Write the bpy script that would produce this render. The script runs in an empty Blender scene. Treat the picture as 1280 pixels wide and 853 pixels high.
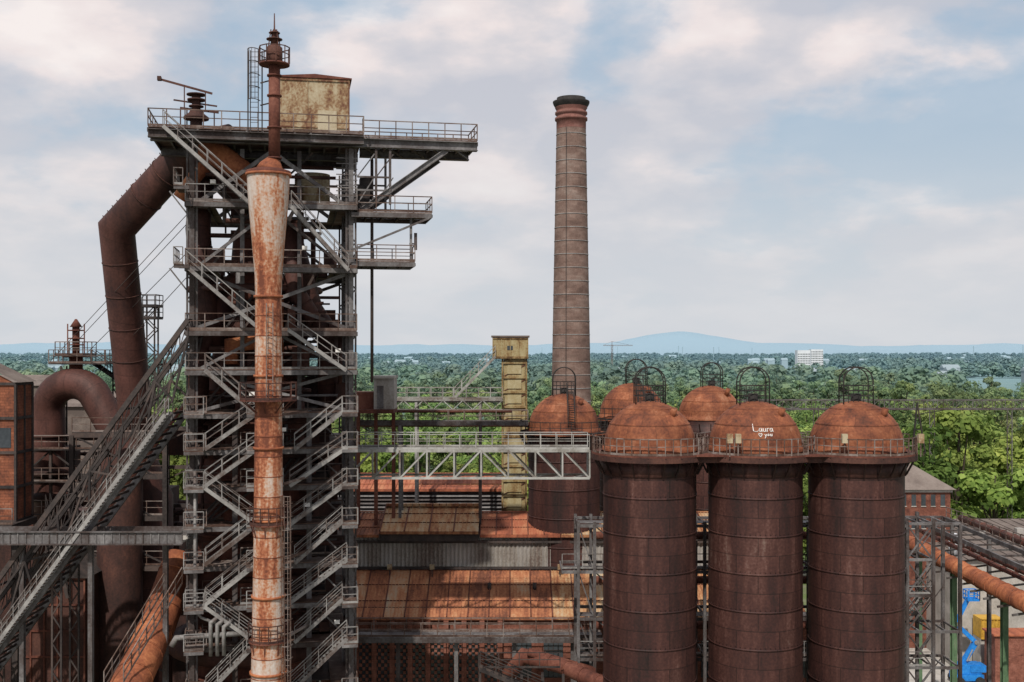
import bpy, math, random
from mathutils import Vector, Matrix, noise
random.seed(7)
R=random.uniform
# ---- survey scale: metres per image unit at a given distance from the viewing tower -------
F=1400.0; H=40.0
def X(u,D): return (u-640)*D/F
def Z(v,D): return H-(v-437)*D/F

# =============================== geometry builder =========================================
class Part:
    def __init__(s,name,mat):
        s.name=name; s.mat=mat; s.v=[]; s.f=[]; s.t=[]; s.uv=[]; s.sm=[]
    def face(s,idx,tone=.5,uv=None,smooth=False):
        s.f.append(idx); s.t.append(tone); s.uv.append(uv); s.sm.append(smooth)
    def quad(s,a,b,c,d,tone=.5,uv=None):
        n=len(s.v); s.v+= [tuple(a),tuple(b),tuple(c),tuple(d)]
        s.face((n,n+1,n+2,n+3),tone,uv)
    def box(s,x0,x1,y0,y1,z0,z1,tone=None):
        t=R(.3,.7) if tone is None else tone
        n=len(s.v)
        s.v+=[(x0,y0,z0),(x1,y0,z0),(x1,y1,z0),(x0,y1,z0),(x0,y0,z1),(x1,y0,z1),(x1,y1,z1),(x0,y1,z1)]
        for q in ((0,3,2,1),(4,5,6,7),(0,1,5,4),(1,2,6,5),(2,3,7,6),(3,0,4,7)):
            s.face(tuple(n+i for i in q),t,[(s.v[n+i][0]+s.v[n+i][1],s.v[n+i][2]) for i in q])
    def beam(s,a,b,w=.1,h=None,tone=None):
        a=Vector(a);b=Vector(b);d=b-a;L=d.length
        if L<1e-4: return
        d/=L; up=Vector((0,0,1)) if abs(d.z)<.995 else Vector((0,1,0))
        sd=d.cross(up).normalized(); t=sd.cross(d)
        h=w if h is None else h
        w=w*.5+R(-.0015,.0015); h=h*.5+R(-.0015,.0015)
        n=len(s.v); tn=R(.2,.8) if tone is None else tone
        for p in (a,b):
            for i,j in ((-1,-1),(1,-1),(1,1),(-1,1)):
                s.v.append(tuple(p+sd*(w*i)+t*(h*j)))
        for q in ((0,1,2,3),(7,6,5,4),(0,4,5,1),(1,5,6,2),(2,6,7,3),(3,7,4,0)):
            s.face(tuple(n+i for i in q),tn)
    def hcol(s,a,b,w=.4):  # H-section member
        a=Vector(a);b=Vector(b); d=(b-a).normalized()
        up=Vector((0,0,1)) if abs(d.z)<.995 else Vector((0,1,0))
        sd=d.cross(up).normalized(); t=sd.cross(d)
        s.beam(a+t*w*.5,b+t*w*.5,w,.05); s.beam(a-t*w*.5,b-t*w*.5,w,.05); s.beam(a,b,.05,w-.055)
    def lattice(s,a,b,w=.5,step=.9,th=.07,axis=(1,0,0)):  # laced member: two chords + zigzag
        a=Vector(a);b=Vector(b);ax=Vector(axis)*w*.5;L=(b-a).length
        s.beam(a+ax,b+ax,th*1.5);s.beam(a-ax,b-ax,th*1.5)
        n=max(1,int(L/step))
        for i in range(n):
            p=a.lerp(b,i/n);q=a.lerp(b,(i+1)/n);sg=1 if i%2 else -1
            s.beam(p+ax*sg,q-ax*sg,th)
    def tube(s,path,r,n=20,cap=True,rings=0,tone=None):
        P=[Vector(p) for p in path]; m=len(P)
        rr=r if isinstance(r,(list,tuple)) else [r]*m
        tan=[]
        for i in range(m):
            if i==0: t=P[1]-P[0]
            elif i==m-1: t=P[-1]-P[-2]
            else: t=(P[i+1]-P[i]).normalized()+(P[i]-P[i-1]).normalized()
            tan.append(t.normalized())
        u=tan[0].orthogonal().normalized(); base=len(s.v); ln=0
        lens=[]
        for i in range(m):
            if i: 
                ln+=(P[i]-P[i-1]).length
                u=(u-tan[i]*u.dot(tan[i])).normalized()
            lens.append(ln)
            w=tan[i].cross(u); k=1.0
            if 0<i<m-1:
                c=tan[i].dot((P[i]-P[i-1]).normalized()); k=1/max(.6,c)
                bend=((P[i+1]-P[i]).normalized()-(P[i]-P[i-1]).normalized())
                bend=bend.normalized() if bend.length>1e-4 else None
            for j in range(n):
                a=2*math.pi*j/n; o=u*math.cos(a)*rr[i]+w*math.sin(a)*rr[i]
                if 0<i<m-1 and bend is not None: o+=bend*o.dot(bend)*(k-1)
                s.v.append(tuple(P[i]+o))
        tn=R(.4,.6) if tone is None else tone
        for i in range(m-1):
            for j in range(n):
                k=(j+1)%n
                s.face((base+i*n+j,base+i*n+k,base+(i+1)*n+k,base+(i+1)*n+j),tn,
                  [(j/n*6.28*rr[i],lens[i]),((j+1)/n*6.28*rr[i],lens[i]),((j+1)/n*6.28*rr[i],lens[i+1]),(j/n*6.28*rr[i],lens[i+1])],True)
        if cap:
            s.face(tuple(base+j for j in reversed(range(n))),tn)
            s.face(tuple(base+(m-1)*n+j for j in range(n)),tn)
        if rings:
            for i in range(m-1):
                L=(P[i+1]-P[i]).length; c=int(L/rings); d=(P[i+1]-P[i]).normalized()
                for q in range(c):
                    p=P[i].lerp(P[i+1],(q+.5)/c); r0=rr[i]+(rr[i+1]-rr[i])*(q+.5)/c
                    s.tube([p-d*.05,p+d*.05],r0+.05,n,True,0,tn-.05)
    def lathe(s,cx,cy,prof,n=32,tone=.5,a0=0,a1=2*math.pi,smooth=True):
        full=abs(a1-a0-2*math.pi)<1e-5; base=len(s.v); m=len(prof); c=n if full else n+1
        ln=0
        L=[0]
        for i in range(1,m):
            ln+=math.hypot(prof[i][0]-prof[i-1][0],prof[i][1]-prof[i-1][1]); L.append(ln)
        rm=max(p[0] for p in prof)
        for r,z in prof:
            for j in range(c):
                a=a0+(a1-a0)*j/n; s.v.append((cx+r*math.cos(a),cy+r*math.sin(a),z))
        for i in range(m-1):
            for j in range(n):
                k=(j+1)%c; ua=(a1-a0)*j/n*rm; ub=(a1-a0)*(j+1)/n*rm
                s.face((base+i*c+j,base+i*c+k,base+(i+1)*c+k,base+(i+1)*c+j),tone,[(ua,L[i]),(ub,L[i]),(ub,L[i+1]),(ua,L[i+1])],smooth)
    def rail(s,pts,h=1.1,th=.045,step=1.5,kick=True,closed=False):
        pts=[Vector(p) for p in pts]
        if closed: pts=pts+[pts[0]]
        up=Vector((0,0,1))
        for a,b in zip(pts[:-1],pts[1:]):
            L=(b-a).length
            if L<.05: continue
            s.beam(a+up*h,b+up*h,th*1.2); s.beam(a+up*h*.55,b+up*h*.55,th)
            if kick: s.beam(a+up*.08,b+up*.08,.02,.14)
            n=max(1,round(L/step))
            for i in range(n+1):
                p=a.lerp(b,i/n); s.beam(p,p+up*h,th*1.2)
    def stairs(s,a,b,w=.9,side=None):
        a=Vector(a);b=Vector(b); d=b-a; hd=Vector((d.x,d.y,0)).normalized(); sd=Vector((-hd.y,hd.x,0))
        for q in (-1,1):
            o=sd*w*.5*q; s.beam(a+o,b+o,.05,.24)
            up=Vector((0,0,1))
            s.beam(a+o+up*1.05,b+o+up*1.05,.055); s.beam(a+o+up*.6,b+o+up*.6,.04)
            n=max(1,round(d.length/1.3))
            for i in range(n+1):
                p=a.lerp(b,i/n)+o; s.beam(p,p+up*1.05,.05)
        n=max(2,round(abs(d.z)/.22))
        for i in range(n):
            p=a.lerp(b,(i+.5)/n); s.beam(p-sd*w*.48,p+sd*w*.48,.22,.035,.1)
    def ladder(s,x,y,z0,z1,cage=True,w=.45):
        s.beam((x-w/2,y,z0),(x-w/2,y,z1),.05);s.beam((x+w/2,y,z0),(x+w/2,y,z1),.05)
        z=z0
        while z<z1: s.beam((x-w/2,y,z),(x+w/2,y,z),.03); z+=.32
        if cage:
            z=z0+2
            while z<z1:
                pts=[(x+.38*math.cos(a),y-.05-.7*math.sin(a),z) for a in [math.pi*i/6 for i in range(7)]]
                for a,b in zip(pts[:-1],pts[1:]): s.beam(a,b,.04)
                z+=.8
            for i in range(1,6):
                a=math.pi*i/6; p=(x+.38*math.cos(a),y-.05-.7*math.sin(a))
                s.beam((p[0],p[1],z0+2),(p[0],p[1],z1),.03)
    def make(s):
        me=bpy.data.meshes.new(s.name); me.from_pydata(s.v,[],s.f); me.materials.append(s.mat)
        at=me.attributes.new('tone','FLOAT','FACE'); at.data.foreach_set('value',s.t)
        uv=me.uv_layers.new(name='UVMap'); arr=[]
        for f,u in zip(s.f,s.uv):
            if u is None: arr+=[0.0]*(2*len(f))
            else:
                for p in u: arr+= [p[0],p[1]]
        uv.data.foreach_set('uv',arr)
        me.polygons.foreach_set('use_smooth',s.sm)
        me.update()
        return bpy.data.objects.new(s.name,me)
class Thing:
    def __init__(s,name): s.name=name; s.parts={}
    def p(s,name,mat):
        if name not in s.parts: s.parts[name]=Part(name,mat)
        return s.parts[name]
    def yaw(s,px,py,ang):
        c,sn=math.cos(ang),math.sin(ang)
        for p in s.parts.values():
            p.v=[(px+(x-px)*c-(y-py)*sn,py+(x-px)*sn+(y-py)*c,z) for x,y,z in p.v]
    def done(s):
        ps=[p for p in s.parts.values() if p.f]
        if len(ps)==1:
            o=ps[0].make(); o.name=s.name; bpy.context.scene.collection.objects.link(o); return o
        e=bpy.data.objects.new(s.name,None); bpy.context.scene.collection.objects.link(e)
        for p in ps:
            o=p.make(); bpy.context.scene.collection.objects.link(o); o.parent=e
        return e

# =============================== materials ================================================
def rampset(n,stops):
    cr=n.color_ramp
    while len(cr.elements)>1: cr.elements.remove(cr.elements[-1])
    cr.elements[0].position=stops[0][0]; cr.elements[0].color=(*stops[0][1],1)
    for p,c in stops[1:]:
        e=cr.elements.new(p); e.color=(*c,1)
def mat(name,stops,scale=1.0,streak=1.0,rough=.8,bump=.25,metal=0,tone=.25,brick=None,fine=6.0,aniso=None):
    m=bpy.data.materials.new(name); m.use_nodes=True; nt=m.node_tree; N=nt.nodes; Lk=nt.links
    b=N['Principled BSDF']; b.inputs['Roughness'].default_value=rough; b.inputs['Metallic'].default_value=metal
    b.inputs['Specular IOR Level'].default_value=.3
    tc=N.new('ShaderNodeTexCoord'); mp=N.new('ShaderNodeMapping'); mp.inputs['Scale'].default_value=aniso or (scale,scale,scale/streak)
    Lk.new(tc.outputs['Object'],mp.inputs['Vector'])
    n1=N.new('ShaderNodeTexNoise'); n1.inputs['Scale'].default_value=1; n1.inputs['Detail'].default_value=7; n1.inputs['Roughness'].default_value=.65
    Lk.new(mp.outputs[0],n1.inputs['Vector'])
    n2=N.new('ShaderNodeTexNoise'); n2.inputs['Scale'].default_value=fine; n2.inputs['Detail'].default_value=4
    Lk.new(tc.outputs['Object'],n2.inputs['Vector'])
    ad=N.new('ShaderNodeMath'); ad.operation='MULTIPLY_ADD'; ad.inputs[1].default_value=.35; Lk.new(n2.outputs['Fac'],ad.inputs[0])
    sc=N.new('ShaderNodeMath'); sc.operation='MULTIPLY_ADD'; sc.inputs[1].default_value=1.0; sc.inputs[2].default_value=-.175
    Lk.new(n1.outputs['Fac'],sc.inputs[0]); Lk.new(sc.outputs[0],ad.inputs[2])
    at=N.new('ShaderNodeAttribute'); at.attribute_name='tone'
    t=N.new('ShaderNodeMath'); t.operation='MULTIPLY_ADD'; t.inputs[1].default_value=tone
    Lk.new(at.outputs['Fac'],t.inputs[0]); 
    t2=N.new('ShaderNodeMath'); t2.operation='ADD'; t2.inputs[1].default_value=-.5*tone; Lk.new(ad.outputs[0],t2.inputs[0]); Lk.new(t2.outputs[0],t.inputs[2])
    cr=N.new('ShaderNodeValToRGB'); rampset(cr,stops); Lk.new(t.outputs[0],cr.inputs[0])
    out=cr.outputs[0]
    if brick:
        bw,bh,ms,c2,mc,off=brick
        bt=N.new('ShaderNodeTexBrick'); bt.inputs['Scale'].default_value=1; bt.inputs['Brick Width'].default_value=bw; bt.inputs['Row Height'].default_value=bh
        bt.inputs['Mortar Size'].default_value=ms; bt.inputs['Color1'].default_value=(1,1,1,1); bt.inputs['Color2'].default_value=(c2,c2,c2,1)
        bt.inputs['Mortar'].default_value=(mc,mc,mc,1); bt.offset=off; bt.inputs['Mortar Smooth'].default_value=.3
        Lk.new(tc.outputs['UV'],bt.inputs['Vector'])
        mx=N.new('ShaderNodeMix'); mx.data_type='RGBA'; mx.blend_type='MULTIPLY'; mx.inputs['Factor'].default_value=1
        Lk.new(out,mx.inputs['A']); Lk.new(bt.outputs['Color'],mx.inputs['B']); out=mx.outputs['Result']
    Lk.new(out,b.inputs['Base Color'])
    bp=N.new('ShaderNodeBump'); bp.inputs['Strength'].default_value=bump; bp.inputs['Distance'].default_value=.1
    Lk.new(ad.outputs[0],bp.inputs['Height']); Lk.new(bp.outputs[0],b.inputs['Normal'])
    return m
M={}
M['rust_dark']=mat('rust_dark',[(.3,(.022,.012,.011)),(.5,(.055,.024,.019)),(.68,(.10,.042,.030))],.5,2)
M['rust_mid']=mat('rust_mid',[(.3,(.045,.017,.013)),(.5,(.11,.036,.024)),(.7,(.19,.075,.05))],.4,2)
M['rust_stove']=mat('rust_stove',[(.28,(.019,.010,.009)),(.44,(.042,.016,.014)),(.56,(.064,.025,.020)),(.66,(.098,.043,.035)),(.8,(.18,.12,.10))],.8,6,.62,.2,0,.22,(2.9,1.25,.035,.62,.40,.5))
M['rust_dome']=mat('rust_dome',[(.28,(.07,.027,.018)),(.44,(.165,.052,.026)),(.58,(.26,.088,.040)),(.76,(.36,.17,.10))],.7,1,.8,.25,0,.2,(2.2,.95,.025,.76,.50,.5))
M['rust_orange']=mat('rust_orange',[(.3,(.11,.035,.02)),(.48,(.25,.08,.036)),(.66,(.42,.16,.07)),(.8,(.5,.27,.16))],.4,2)
M['downcomer']=mat('downcomer',[(.3,(.026,.012,.012)),(.5,(.062,.025,.020)),(.7,(.11,.045,.036))],.5,3,.65,.15,0,.2,(3.5,2.2,.03,.76,.55,.5))
M['steel']=mat('steel',[(.25,(.032,.020,.017)),(.40,(.062,.048,.045)),(.56,(.108,.100,.101)),(.75,(.2,.19,.19))],.7,2,.65,.15,0,.45)
M['steel_dark']=mat('steel_dark',[(.3,(.018,.014,.014)),(.5,(.045,.036,.034)),(.72,(.085,.06,.052))],.7,2,.75,.15,0,.4)
M['galv']=mat('galv',[(.28,(.06,.038,.030)),(.42,(.12,.10,.093)),(.56,(.19,.182,.178)),(.8,(.31,.30,.29))],.7,1,.6,.1,0,.5)
M['galv_light']=mat('galv_light',[(.28,(.12,.09,.075)),(.42,(.22,.21,.19)),(.58,(.33,.325,.31)),(.8,(.44,.44,.42))],.7,1,.6,.1,0,.45)
M['rail_rust']=mat('rail_rust',[(.3,(.055,.028,.02)),(.5,(.115,.075,.06)),(.7,(.22,.185,.17))],.8,1,.7,.1,0,.5)
M['black']=mat('black_iron',[(.3,(.012,.011,.011)),(.6,(.03,.026,.024)),(.8,(.07,.04,.03))],1,1)
M['white_pipe']=mat('white_pipe',[(.30,(.13,.04,.022)),(.40,(.29,.095,.045)),(.46,(.38,.18,.10)),(.51,(.42,.28,.21)),(.58,(.455,.37,.32)),(.72,(.53,.48,.445))],1.0,6,.75,.2,0,.5)
M['cream']=mat('cream_rusty',[(.33,(.12,.05,.03)),(.43,(.24,.15,.08)),(.52,(.34,.275,.18)),(.70,(.42,.365,.26))],.9,2.2,.8,.2,0,.3)
M['yellow_steel']=mat('yellow_steel',[(.31,(.09,.05,.02)),(.42,(.22,.14,.06)),(.55,(.31,.25,.13)),(.75,(.39,.34,.21))],.9,2.5,.75,.2,0,.4)
M['roof']=mat('roof_rust',[(.26,(.13,.05,.03)),(.40,(.27,.10,.05)),(.52,(.37,.155,.075)),(.64,(.43,.23,.125)),(.80,(.40,.31,.22))],.4,1,.85,.2,0,.42,None,5,(1.3,.28,.28))
M['roof_red']=mat('roof_red',[(.28,(.16,.05,.03)),(.5,(.34,.105,.055)),(.72,(.43,.19,.10))],.4,1,.85,.2,0,.36,None,5,(1.3,.28,.28))
M['roof_tan']=mat('roof_tan',[(.28,(.15,.055,.03)),(.42,(.30,.13,.06)),(.53,(.39,.22,.11)),(.64,(.41,.29,.18)),(.78,(.38,.34,.26))],.5,1,.85,.2,0,.42,None,5,(1.6,.32,.32))
M['corr']=mat('corrugated',[(.3,(.13,.09,.075)),(.45,(.25,.225,.20)),(.6,(.35,.33,.31)),(.8,(.42,.40,.37))],.5,4,.6,.1,0,.3)
M['brick']=mat('brick',[(.3,(.10,.036,.026)),(.5,(.20,.075,.05)),(.7,(.29,.12,.085))],1.2,1,.9,.3,0,.3,(.5,.16,.02,.75,.7,.5))
M['brick_orange']=mat('brick_orange',[(.3,(.12,.045,.03)),(.5,(.25,.085,.045)),(.7,(.36,.16,.10))],.8,1,.9,.3,0,.3,(.6,.2,.02,.75,.6,.5))
M['chimney']=mat('chimney_brick',[(.28,(.11,.070,.058)),(.45,(.17,.109,.089)),(.6,(.22,.153,.128)),(.78,(.29,.23,.20))],.35,.5,.9,.25,0,.2,(.9,.45,.04,.74,.85,.5))
M['chimney_red']=mat('chimney_red',[(.3,(.12,.055,.045)),(.5,(.20,.088,.072)),(.7,(.26,.135,.115))],.5,1,.9,.25,0,.2,(.9,.45,.04,.72,.8,.5))
M['slate']=mat('slate',[(.3,(.09,.07,.062)),(.5,(.15,.12,.105)),(.7,(.2,.165,.145))],.4,1,.9,.2,0,.3)
M['concrete']=mat('concrete',[(.3,(.24,.225,.20)),(.5,(.35,.33,.30)),(.7,(.45,.42,.39))],.5,1,.9,.2)
M['plaster']=mat('white_plaster',[(.3,(.5,.52,.55)),(.7,(.68,.70,.72))],.1,1,.9,0)
M['glass']=mat('window_glass',[(.3,(.03,.035,.04)),(.7,(.06,.07,.08))],.5,1,.15,0)
M['blue']=mat('blue_paint',[(.3,(.01,.13,.40)),(.6,(.015,.20,.60)),(.8,(.05,.3,.65))],1.5,1,.45,.05)
M['tyre']=mat('tyre',[(.3,(.015,.015,.015)),(.7,(.04,.04,.04))],3,1,.9,.1)
M['yellow']=mat('yellow_paint',[(.3,(.35,.19,.03)),(.6,(.55,.33,.05))],1.5,1,.5,.05)
M['green']=mat('green_paint',[(.3,(.05,.09,.05)),(.6,(.10,.17,.09)),(.8,(.16,.2,.13))],1,2,.6,.1)
M['white']=mat('white_paint',[(.3,(.5,.48,.46)),(.7,(.75,.73,.7))],2,1,.7,0)
M['bark']=mat('bark',[(.3,(.04,.03,.02)),(.7,(.10,.08,.06))],2,3,.9,.4)

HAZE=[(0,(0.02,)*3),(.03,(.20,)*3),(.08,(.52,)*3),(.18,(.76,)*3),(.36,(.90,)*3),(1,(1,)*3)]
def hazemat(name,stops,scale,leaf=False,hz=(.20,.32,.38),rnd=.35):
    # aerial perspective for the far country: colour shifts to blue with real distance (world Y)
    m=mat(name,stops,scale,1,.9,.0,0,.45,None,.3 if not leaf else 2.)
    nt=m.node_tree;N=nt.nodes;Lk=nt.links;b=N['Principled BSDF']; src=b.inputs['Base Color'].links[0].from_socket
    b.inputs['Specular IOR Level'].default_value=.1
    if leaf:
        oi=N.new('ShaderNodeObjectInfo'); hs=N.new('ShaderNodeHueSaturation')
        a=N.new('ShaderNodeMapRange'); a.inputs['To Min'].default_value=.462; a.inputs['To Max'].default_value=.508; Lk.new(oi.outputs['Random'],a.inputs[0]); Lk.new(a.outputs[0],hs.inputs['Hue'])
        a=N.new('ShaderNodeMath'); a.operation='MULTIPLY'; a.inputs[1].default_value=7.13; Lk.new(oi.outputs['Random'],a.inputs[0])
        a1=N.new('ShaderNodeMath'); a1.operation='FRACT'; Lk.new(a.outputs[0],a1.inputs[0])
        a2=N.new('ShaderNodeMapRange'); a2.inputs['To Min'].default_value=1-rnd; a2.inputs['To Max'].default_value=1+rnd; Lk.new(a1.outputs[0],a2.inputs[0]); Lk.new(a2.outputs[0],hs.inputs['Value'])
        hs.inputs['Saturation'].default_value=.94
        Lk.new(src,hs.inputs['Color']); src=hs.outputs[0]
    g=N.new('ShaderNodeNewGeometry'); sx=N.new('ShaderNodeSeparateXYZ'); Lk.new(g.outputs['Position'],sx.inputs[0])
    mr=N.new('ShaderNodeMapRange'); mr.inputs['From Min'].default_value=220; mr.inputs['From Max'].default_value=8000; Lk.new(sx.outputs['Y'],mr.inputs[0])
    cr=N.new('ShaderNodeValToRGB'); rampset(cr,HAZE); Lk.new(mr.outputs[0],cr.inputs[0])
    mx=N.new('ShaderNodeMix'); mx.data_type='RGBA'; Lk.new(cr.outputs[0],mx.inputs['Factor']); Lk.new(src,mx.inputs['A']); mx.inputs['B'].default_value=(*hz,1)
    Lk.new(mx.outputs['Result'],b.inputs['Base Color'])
    if leaf:
        tr=N.new('ShaderNodeBsdfTranslucent'); Lk.new(mx.outputs['Result'],tr.inputs[0]); ms=N.new('ShaderNodeMixShader'); ms.inputs[0].default_value=.42
        Lk.new(b.outputs[0],ms.inputs[1]); Lk.new(tr.outputs[0],ms.inputs[2]); Lk.new(ms.outputs[0],N['Material Output'].inputs['Surface'])
    return m
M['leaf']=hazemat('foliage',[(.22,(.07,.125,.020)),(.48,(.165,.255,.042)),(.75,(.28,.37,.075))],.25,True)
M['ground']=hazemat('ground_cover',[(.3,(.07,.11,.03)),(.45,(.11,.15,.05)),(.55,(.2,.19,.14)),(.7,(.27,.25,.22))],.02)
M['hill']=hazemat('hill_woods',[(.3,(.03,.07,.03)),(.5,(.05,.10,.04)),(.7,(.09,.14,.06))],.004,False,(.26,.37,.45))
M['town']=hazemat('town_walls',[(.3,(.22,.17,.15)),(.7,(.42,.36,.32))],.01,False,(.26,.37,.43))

# =============================== world, sun, camera =======================================
sc=bpy.context.scene
sc.view_settings.view_transform='Standard'; sc.view_settings.look='None'; sc.view_settings.exposure=0
S=Vector((-.17,-.72,.84)).normalized(); elev=math.asin(S.z)
w=bpy.data.worlds.new("World"); sc.world=w; w.use_nodes=True; nt=w.node_tree;N=nt.nodes;Lk=nt.links
bg=N['Background']; bg.inputs[1].default_value=.1
sky=N.new('ShaderNodeTexSky'); sky.sky_type='NISHITA'; sky.sun_disc=False; sky.sun_elevation=elev; sky.sun_rotation=math.atan2(S.x,S.y)
sky.air_density=1.2; sky.dust_density=2.5
tc=N.new('ShaderNodeTexCoord'); sx=N.new('ShaderNodeSeparateXYZ'); Lk.new(tc.outputs['Generated'],sx.inputs[0])
zc=N.new('ShaderNodeMath'); zc.operation='MAXIMUM'; zc.inputs[1].default_value=0; Lk.new(sx.outputs['Z'],zc.inputs[0])
za=N.new('ShaderNodeMath'); za.operation='ADD'; za.inputs[1].default_value=.42; Lk.new(zc.outputs[0],za.inputs[0])
dv=N.new('ShaderNodeVectorMath'); dv.operation='DIVIDE'; cb=N.new('ShaderNodeCombineXYZ')
for i in range(3): Lk.new(za.outputs[0],cb.inputs[i])
Lk.new(tc.outputs['Generated'],dv.inputs[0]); Lk.new(cb.outputs[0],dv.inputs[1])
mp=N.new('ShaderNodeMapping'); mp.inputs['Location'].default_value=(5.3,.4,0); mp.inputs['Scale'].default_value=(1.0,1.0,1.8); Lk.new(dv.outputs[0],mp.inputs[0])
cn=N.new('ShaderNodeTexNoise'); cn.inputs['Scale'].default_value=3.3; cn.inputs['Detail'].default_value=11; cn.inputs['Roughness'].default_value=.52; cn.inputs['Distortion'].default_value=.1; Lk.new(mp.outputs[0],cn.inputs['Vector'])
cr=N.new('ShaderNodeValToRGB'); rampset(cr,[(.38,(.15,)*3),(.44,(.45,)*3),(.48,(.82,)*3),(.54,(1,)*3)]); Lk.new(cn.outputs['Fac'],cr.inputs[0])
cn2=N.new('ShaderNodeTexNoise'); cn2.inputs['Scale'].default_value=4.4; cn2.inputs['Detail'].default_value=9; Lk.new(mp.outputs[0],cn2.inputs['Vector'])
cc=N.new('ShaderNodeValToRGB'); rampset(cc,[(.40,(.56,.575,.64)),(.5,(.69,.665,.695)),(.56,(.84,.76,.755)),(.66,(.93,.86,.84))]); Lk.new(cn2.outputs['Fac'],cc.inputs[0])
cs=N.new('ShaderNodeVectorMath'); cs.operation='SCALE'; cs.inputs['Scale'].default_value=10; Lk.new(cc.outputs[0],cs.inputs[0])
ss=N.new('ShaderNodeMix'); ss.data_type='RGBA'; ss.inputs['Factor'].default_value=.8; Lk.new(sky.outputs[0],ss.inputs['A']); ss.inputs['B'].default_value=(3.8,5.3,6.8,1)
m1=N.new('ShaderNodeMix'); m1.data_type='RGBA'; Lk.new(cr.outputs[0],m1.inputs['Factor']); Lk.new(ss.outputs['Result'],m1.inputs['A']); Lk.new(cs.outputs[0],m1.inputs['B'])
hz=N.new('ShaderNodeMapRange'); hz.interpolation_type='SMOOTHSTEP'; hz.inputs['From Min'].default_value=0; hz.inputs['From Max'].default_value=.26; hz.inputs['To Min'].default_value=.92; hz.inputs['To Max'].default_value=0; Lk.new(sx.outputs['Z'],hz.inputs[0])
m2=N.new('ShaderNodeMix'); m2.data_type='RGBA'; Lk.new(hz.outputs[0],m2.inputs['Factor']); Lk.new(m1.outputs['Result'],m2.inputs['A']); m2.inputs['B'].default_value=(6.5,6.75,7.1,1)
Lk.new(m2.outputs['Result'],bg.inputs[0])
sl=bpy.data.lights.new('sun','SUN'); sl.energy=4.0; sl.angle=math.radians(1.0); sl.color=(1,.94,.85)
so=bpy.data.objects.new('sun',sl); sc.collection.objects.link(so); so.rotation_euler=S.to_track_quat('Z','Y').to_euler()
cam=bpy.data.cameras.new('camera'); co=bpy.data.objects.new('camera',cam); sc.collection.objects.link(co)
co.location=(0,0,H); co.rotation_euler=(math.radians(90),0,0); cam.sensor_width=36; cam.lens=36*F/1280; cam.shift_y=10.5/1280
cam.clip_start=.5; cam.clip_end=40000; sc.camera=co

# =============================== ground, hills, forest ====================================
g=Thing('ground'); p=g.p('ground',M['ground'])
ys=[-200,0,100,200,400,800,1600,3200,6400,16000]
for a,b in zip(ys[:-1],ys[1:]): p.quad((-12000,a,0),(12000,a,0),(12000,b,0),(-12000,b,0),.1 if a>=200 else .6)
o=g.done()
g=Thing('concrete_yard'); p=g.p('concrete_yard',M['concrete']); p.quad((34,95,.006),(95,95,.006),(95,165,.006),(34,165,.006),.8); g.done()
g=Thing('hills'); p=g.p('hills',M['hill'])
nx,ny=320,14; base=len(p.v)
for j in range(ny):
    y=5200+j*380
    for i in range(nx):
        x=-6500+13000*i/(nx-1)
        h=(noise.noise((x/900,y/700,0))+.35)*44+noise.noise((x/260,y/300,3))*14+noise.noise((x/60,y/90,7))*5
        e=math.sin(math.pi*j/(ny-1)); h=h*e+ (22 if j in(6,7,8) else 10)*e
        g_=math.exp(-((y-8400)/900)**2)
        h+=(82*math.exp(-((x-1050)/330)**2)+52*math.exp(-((x-1350)/750)**2))*g_*(1+.12*noise.noise((x/150,0,0)))
        h+=60*math.exp(-((x+2900)/900)**2)*g_+42*math.exp(-((x+500)/900)**2)*g_+34*math.exp(-((x-3200)/900)**2)*g_
        p.v.append((x*(y/7000),y,max(h,-2)))
for j in range(ny-1):
    for i in range(nx-1):
        a=base+j*nx+i; p.face((a,a+1,a+nx+1,a+nx),.5,None,True)
g.done()

def tree(name,lobes,h,rad,leaf,cnt,trunk=True,seed=1):
    rn=random.Random(seed); T=Thing(name); p=T.p('foliage',M['leaf']); b=T.p('trunk_and_limbs',M['bark'])
    cs=[]
    for i in range(lobes):
        a=rn.uniform(0,6.28); zz=rn.uniform(.26,.92)*h; q=(1-((zz/h-.5)/.55)**2)**.5 if abs(zz/h-.5)<.55 else .3
        rr=rad*q*rn.uniform(.3,.95); r=rad*rn.uniform(.22,.44)
        cs.append((Vector((rr*math.cos(a),rr*math.sin(a),zz)),r,rn.uniform(.15,.85)))
    for c,r,t in cs:
        for k in range(cnt):
            d=Vector((rn.gauss(0,1),rn.gauss(0,1),rn.gauss(0,1))).normalized()
            if d.z<-.35 and rn.random()<.6: d.z=-d.z
            pos=c+Vector((d.x,d.y,d.z*.75))*r*rn.uniform(.62,1.15)
            n=(d*1.3+Vector((rn.uniform(-1,1),rn.uniform(-1,1),rn.uniform(-.4,1.2)))*.7).normalized()
            u=n.orthogonal().normalized(); u.rotate(Matrix.Rotation(rn.uniform(0,6.28),3,n)); v=n.cross(u)
            s=leaf*rn.uniform(.5,1.3); 
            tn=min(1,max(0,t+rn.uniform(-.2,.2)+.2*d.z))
            p.quad(pos-u*s-v*s*.5,pos+u*s*.3-v*s*.8,pos+u*s+v*s*.4,pos-u*s*.2+v*s*.9,tn)
    if trunk:
        b.tube([(0,0,-.5),(0.1,0,h*.3),(.2,.1,h*.62),(0,0,h*.85)],[h*.022,h*.017,h*.011,h*.004],7)
        for c,r,t in cs[:9]: b.tube([(.1,0,c.z*.45),(c.x*.5,c.y*.5,c.z*.75),tuple(c)],[h*.009,h*.006,h*.002],5)
    return T
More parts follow.
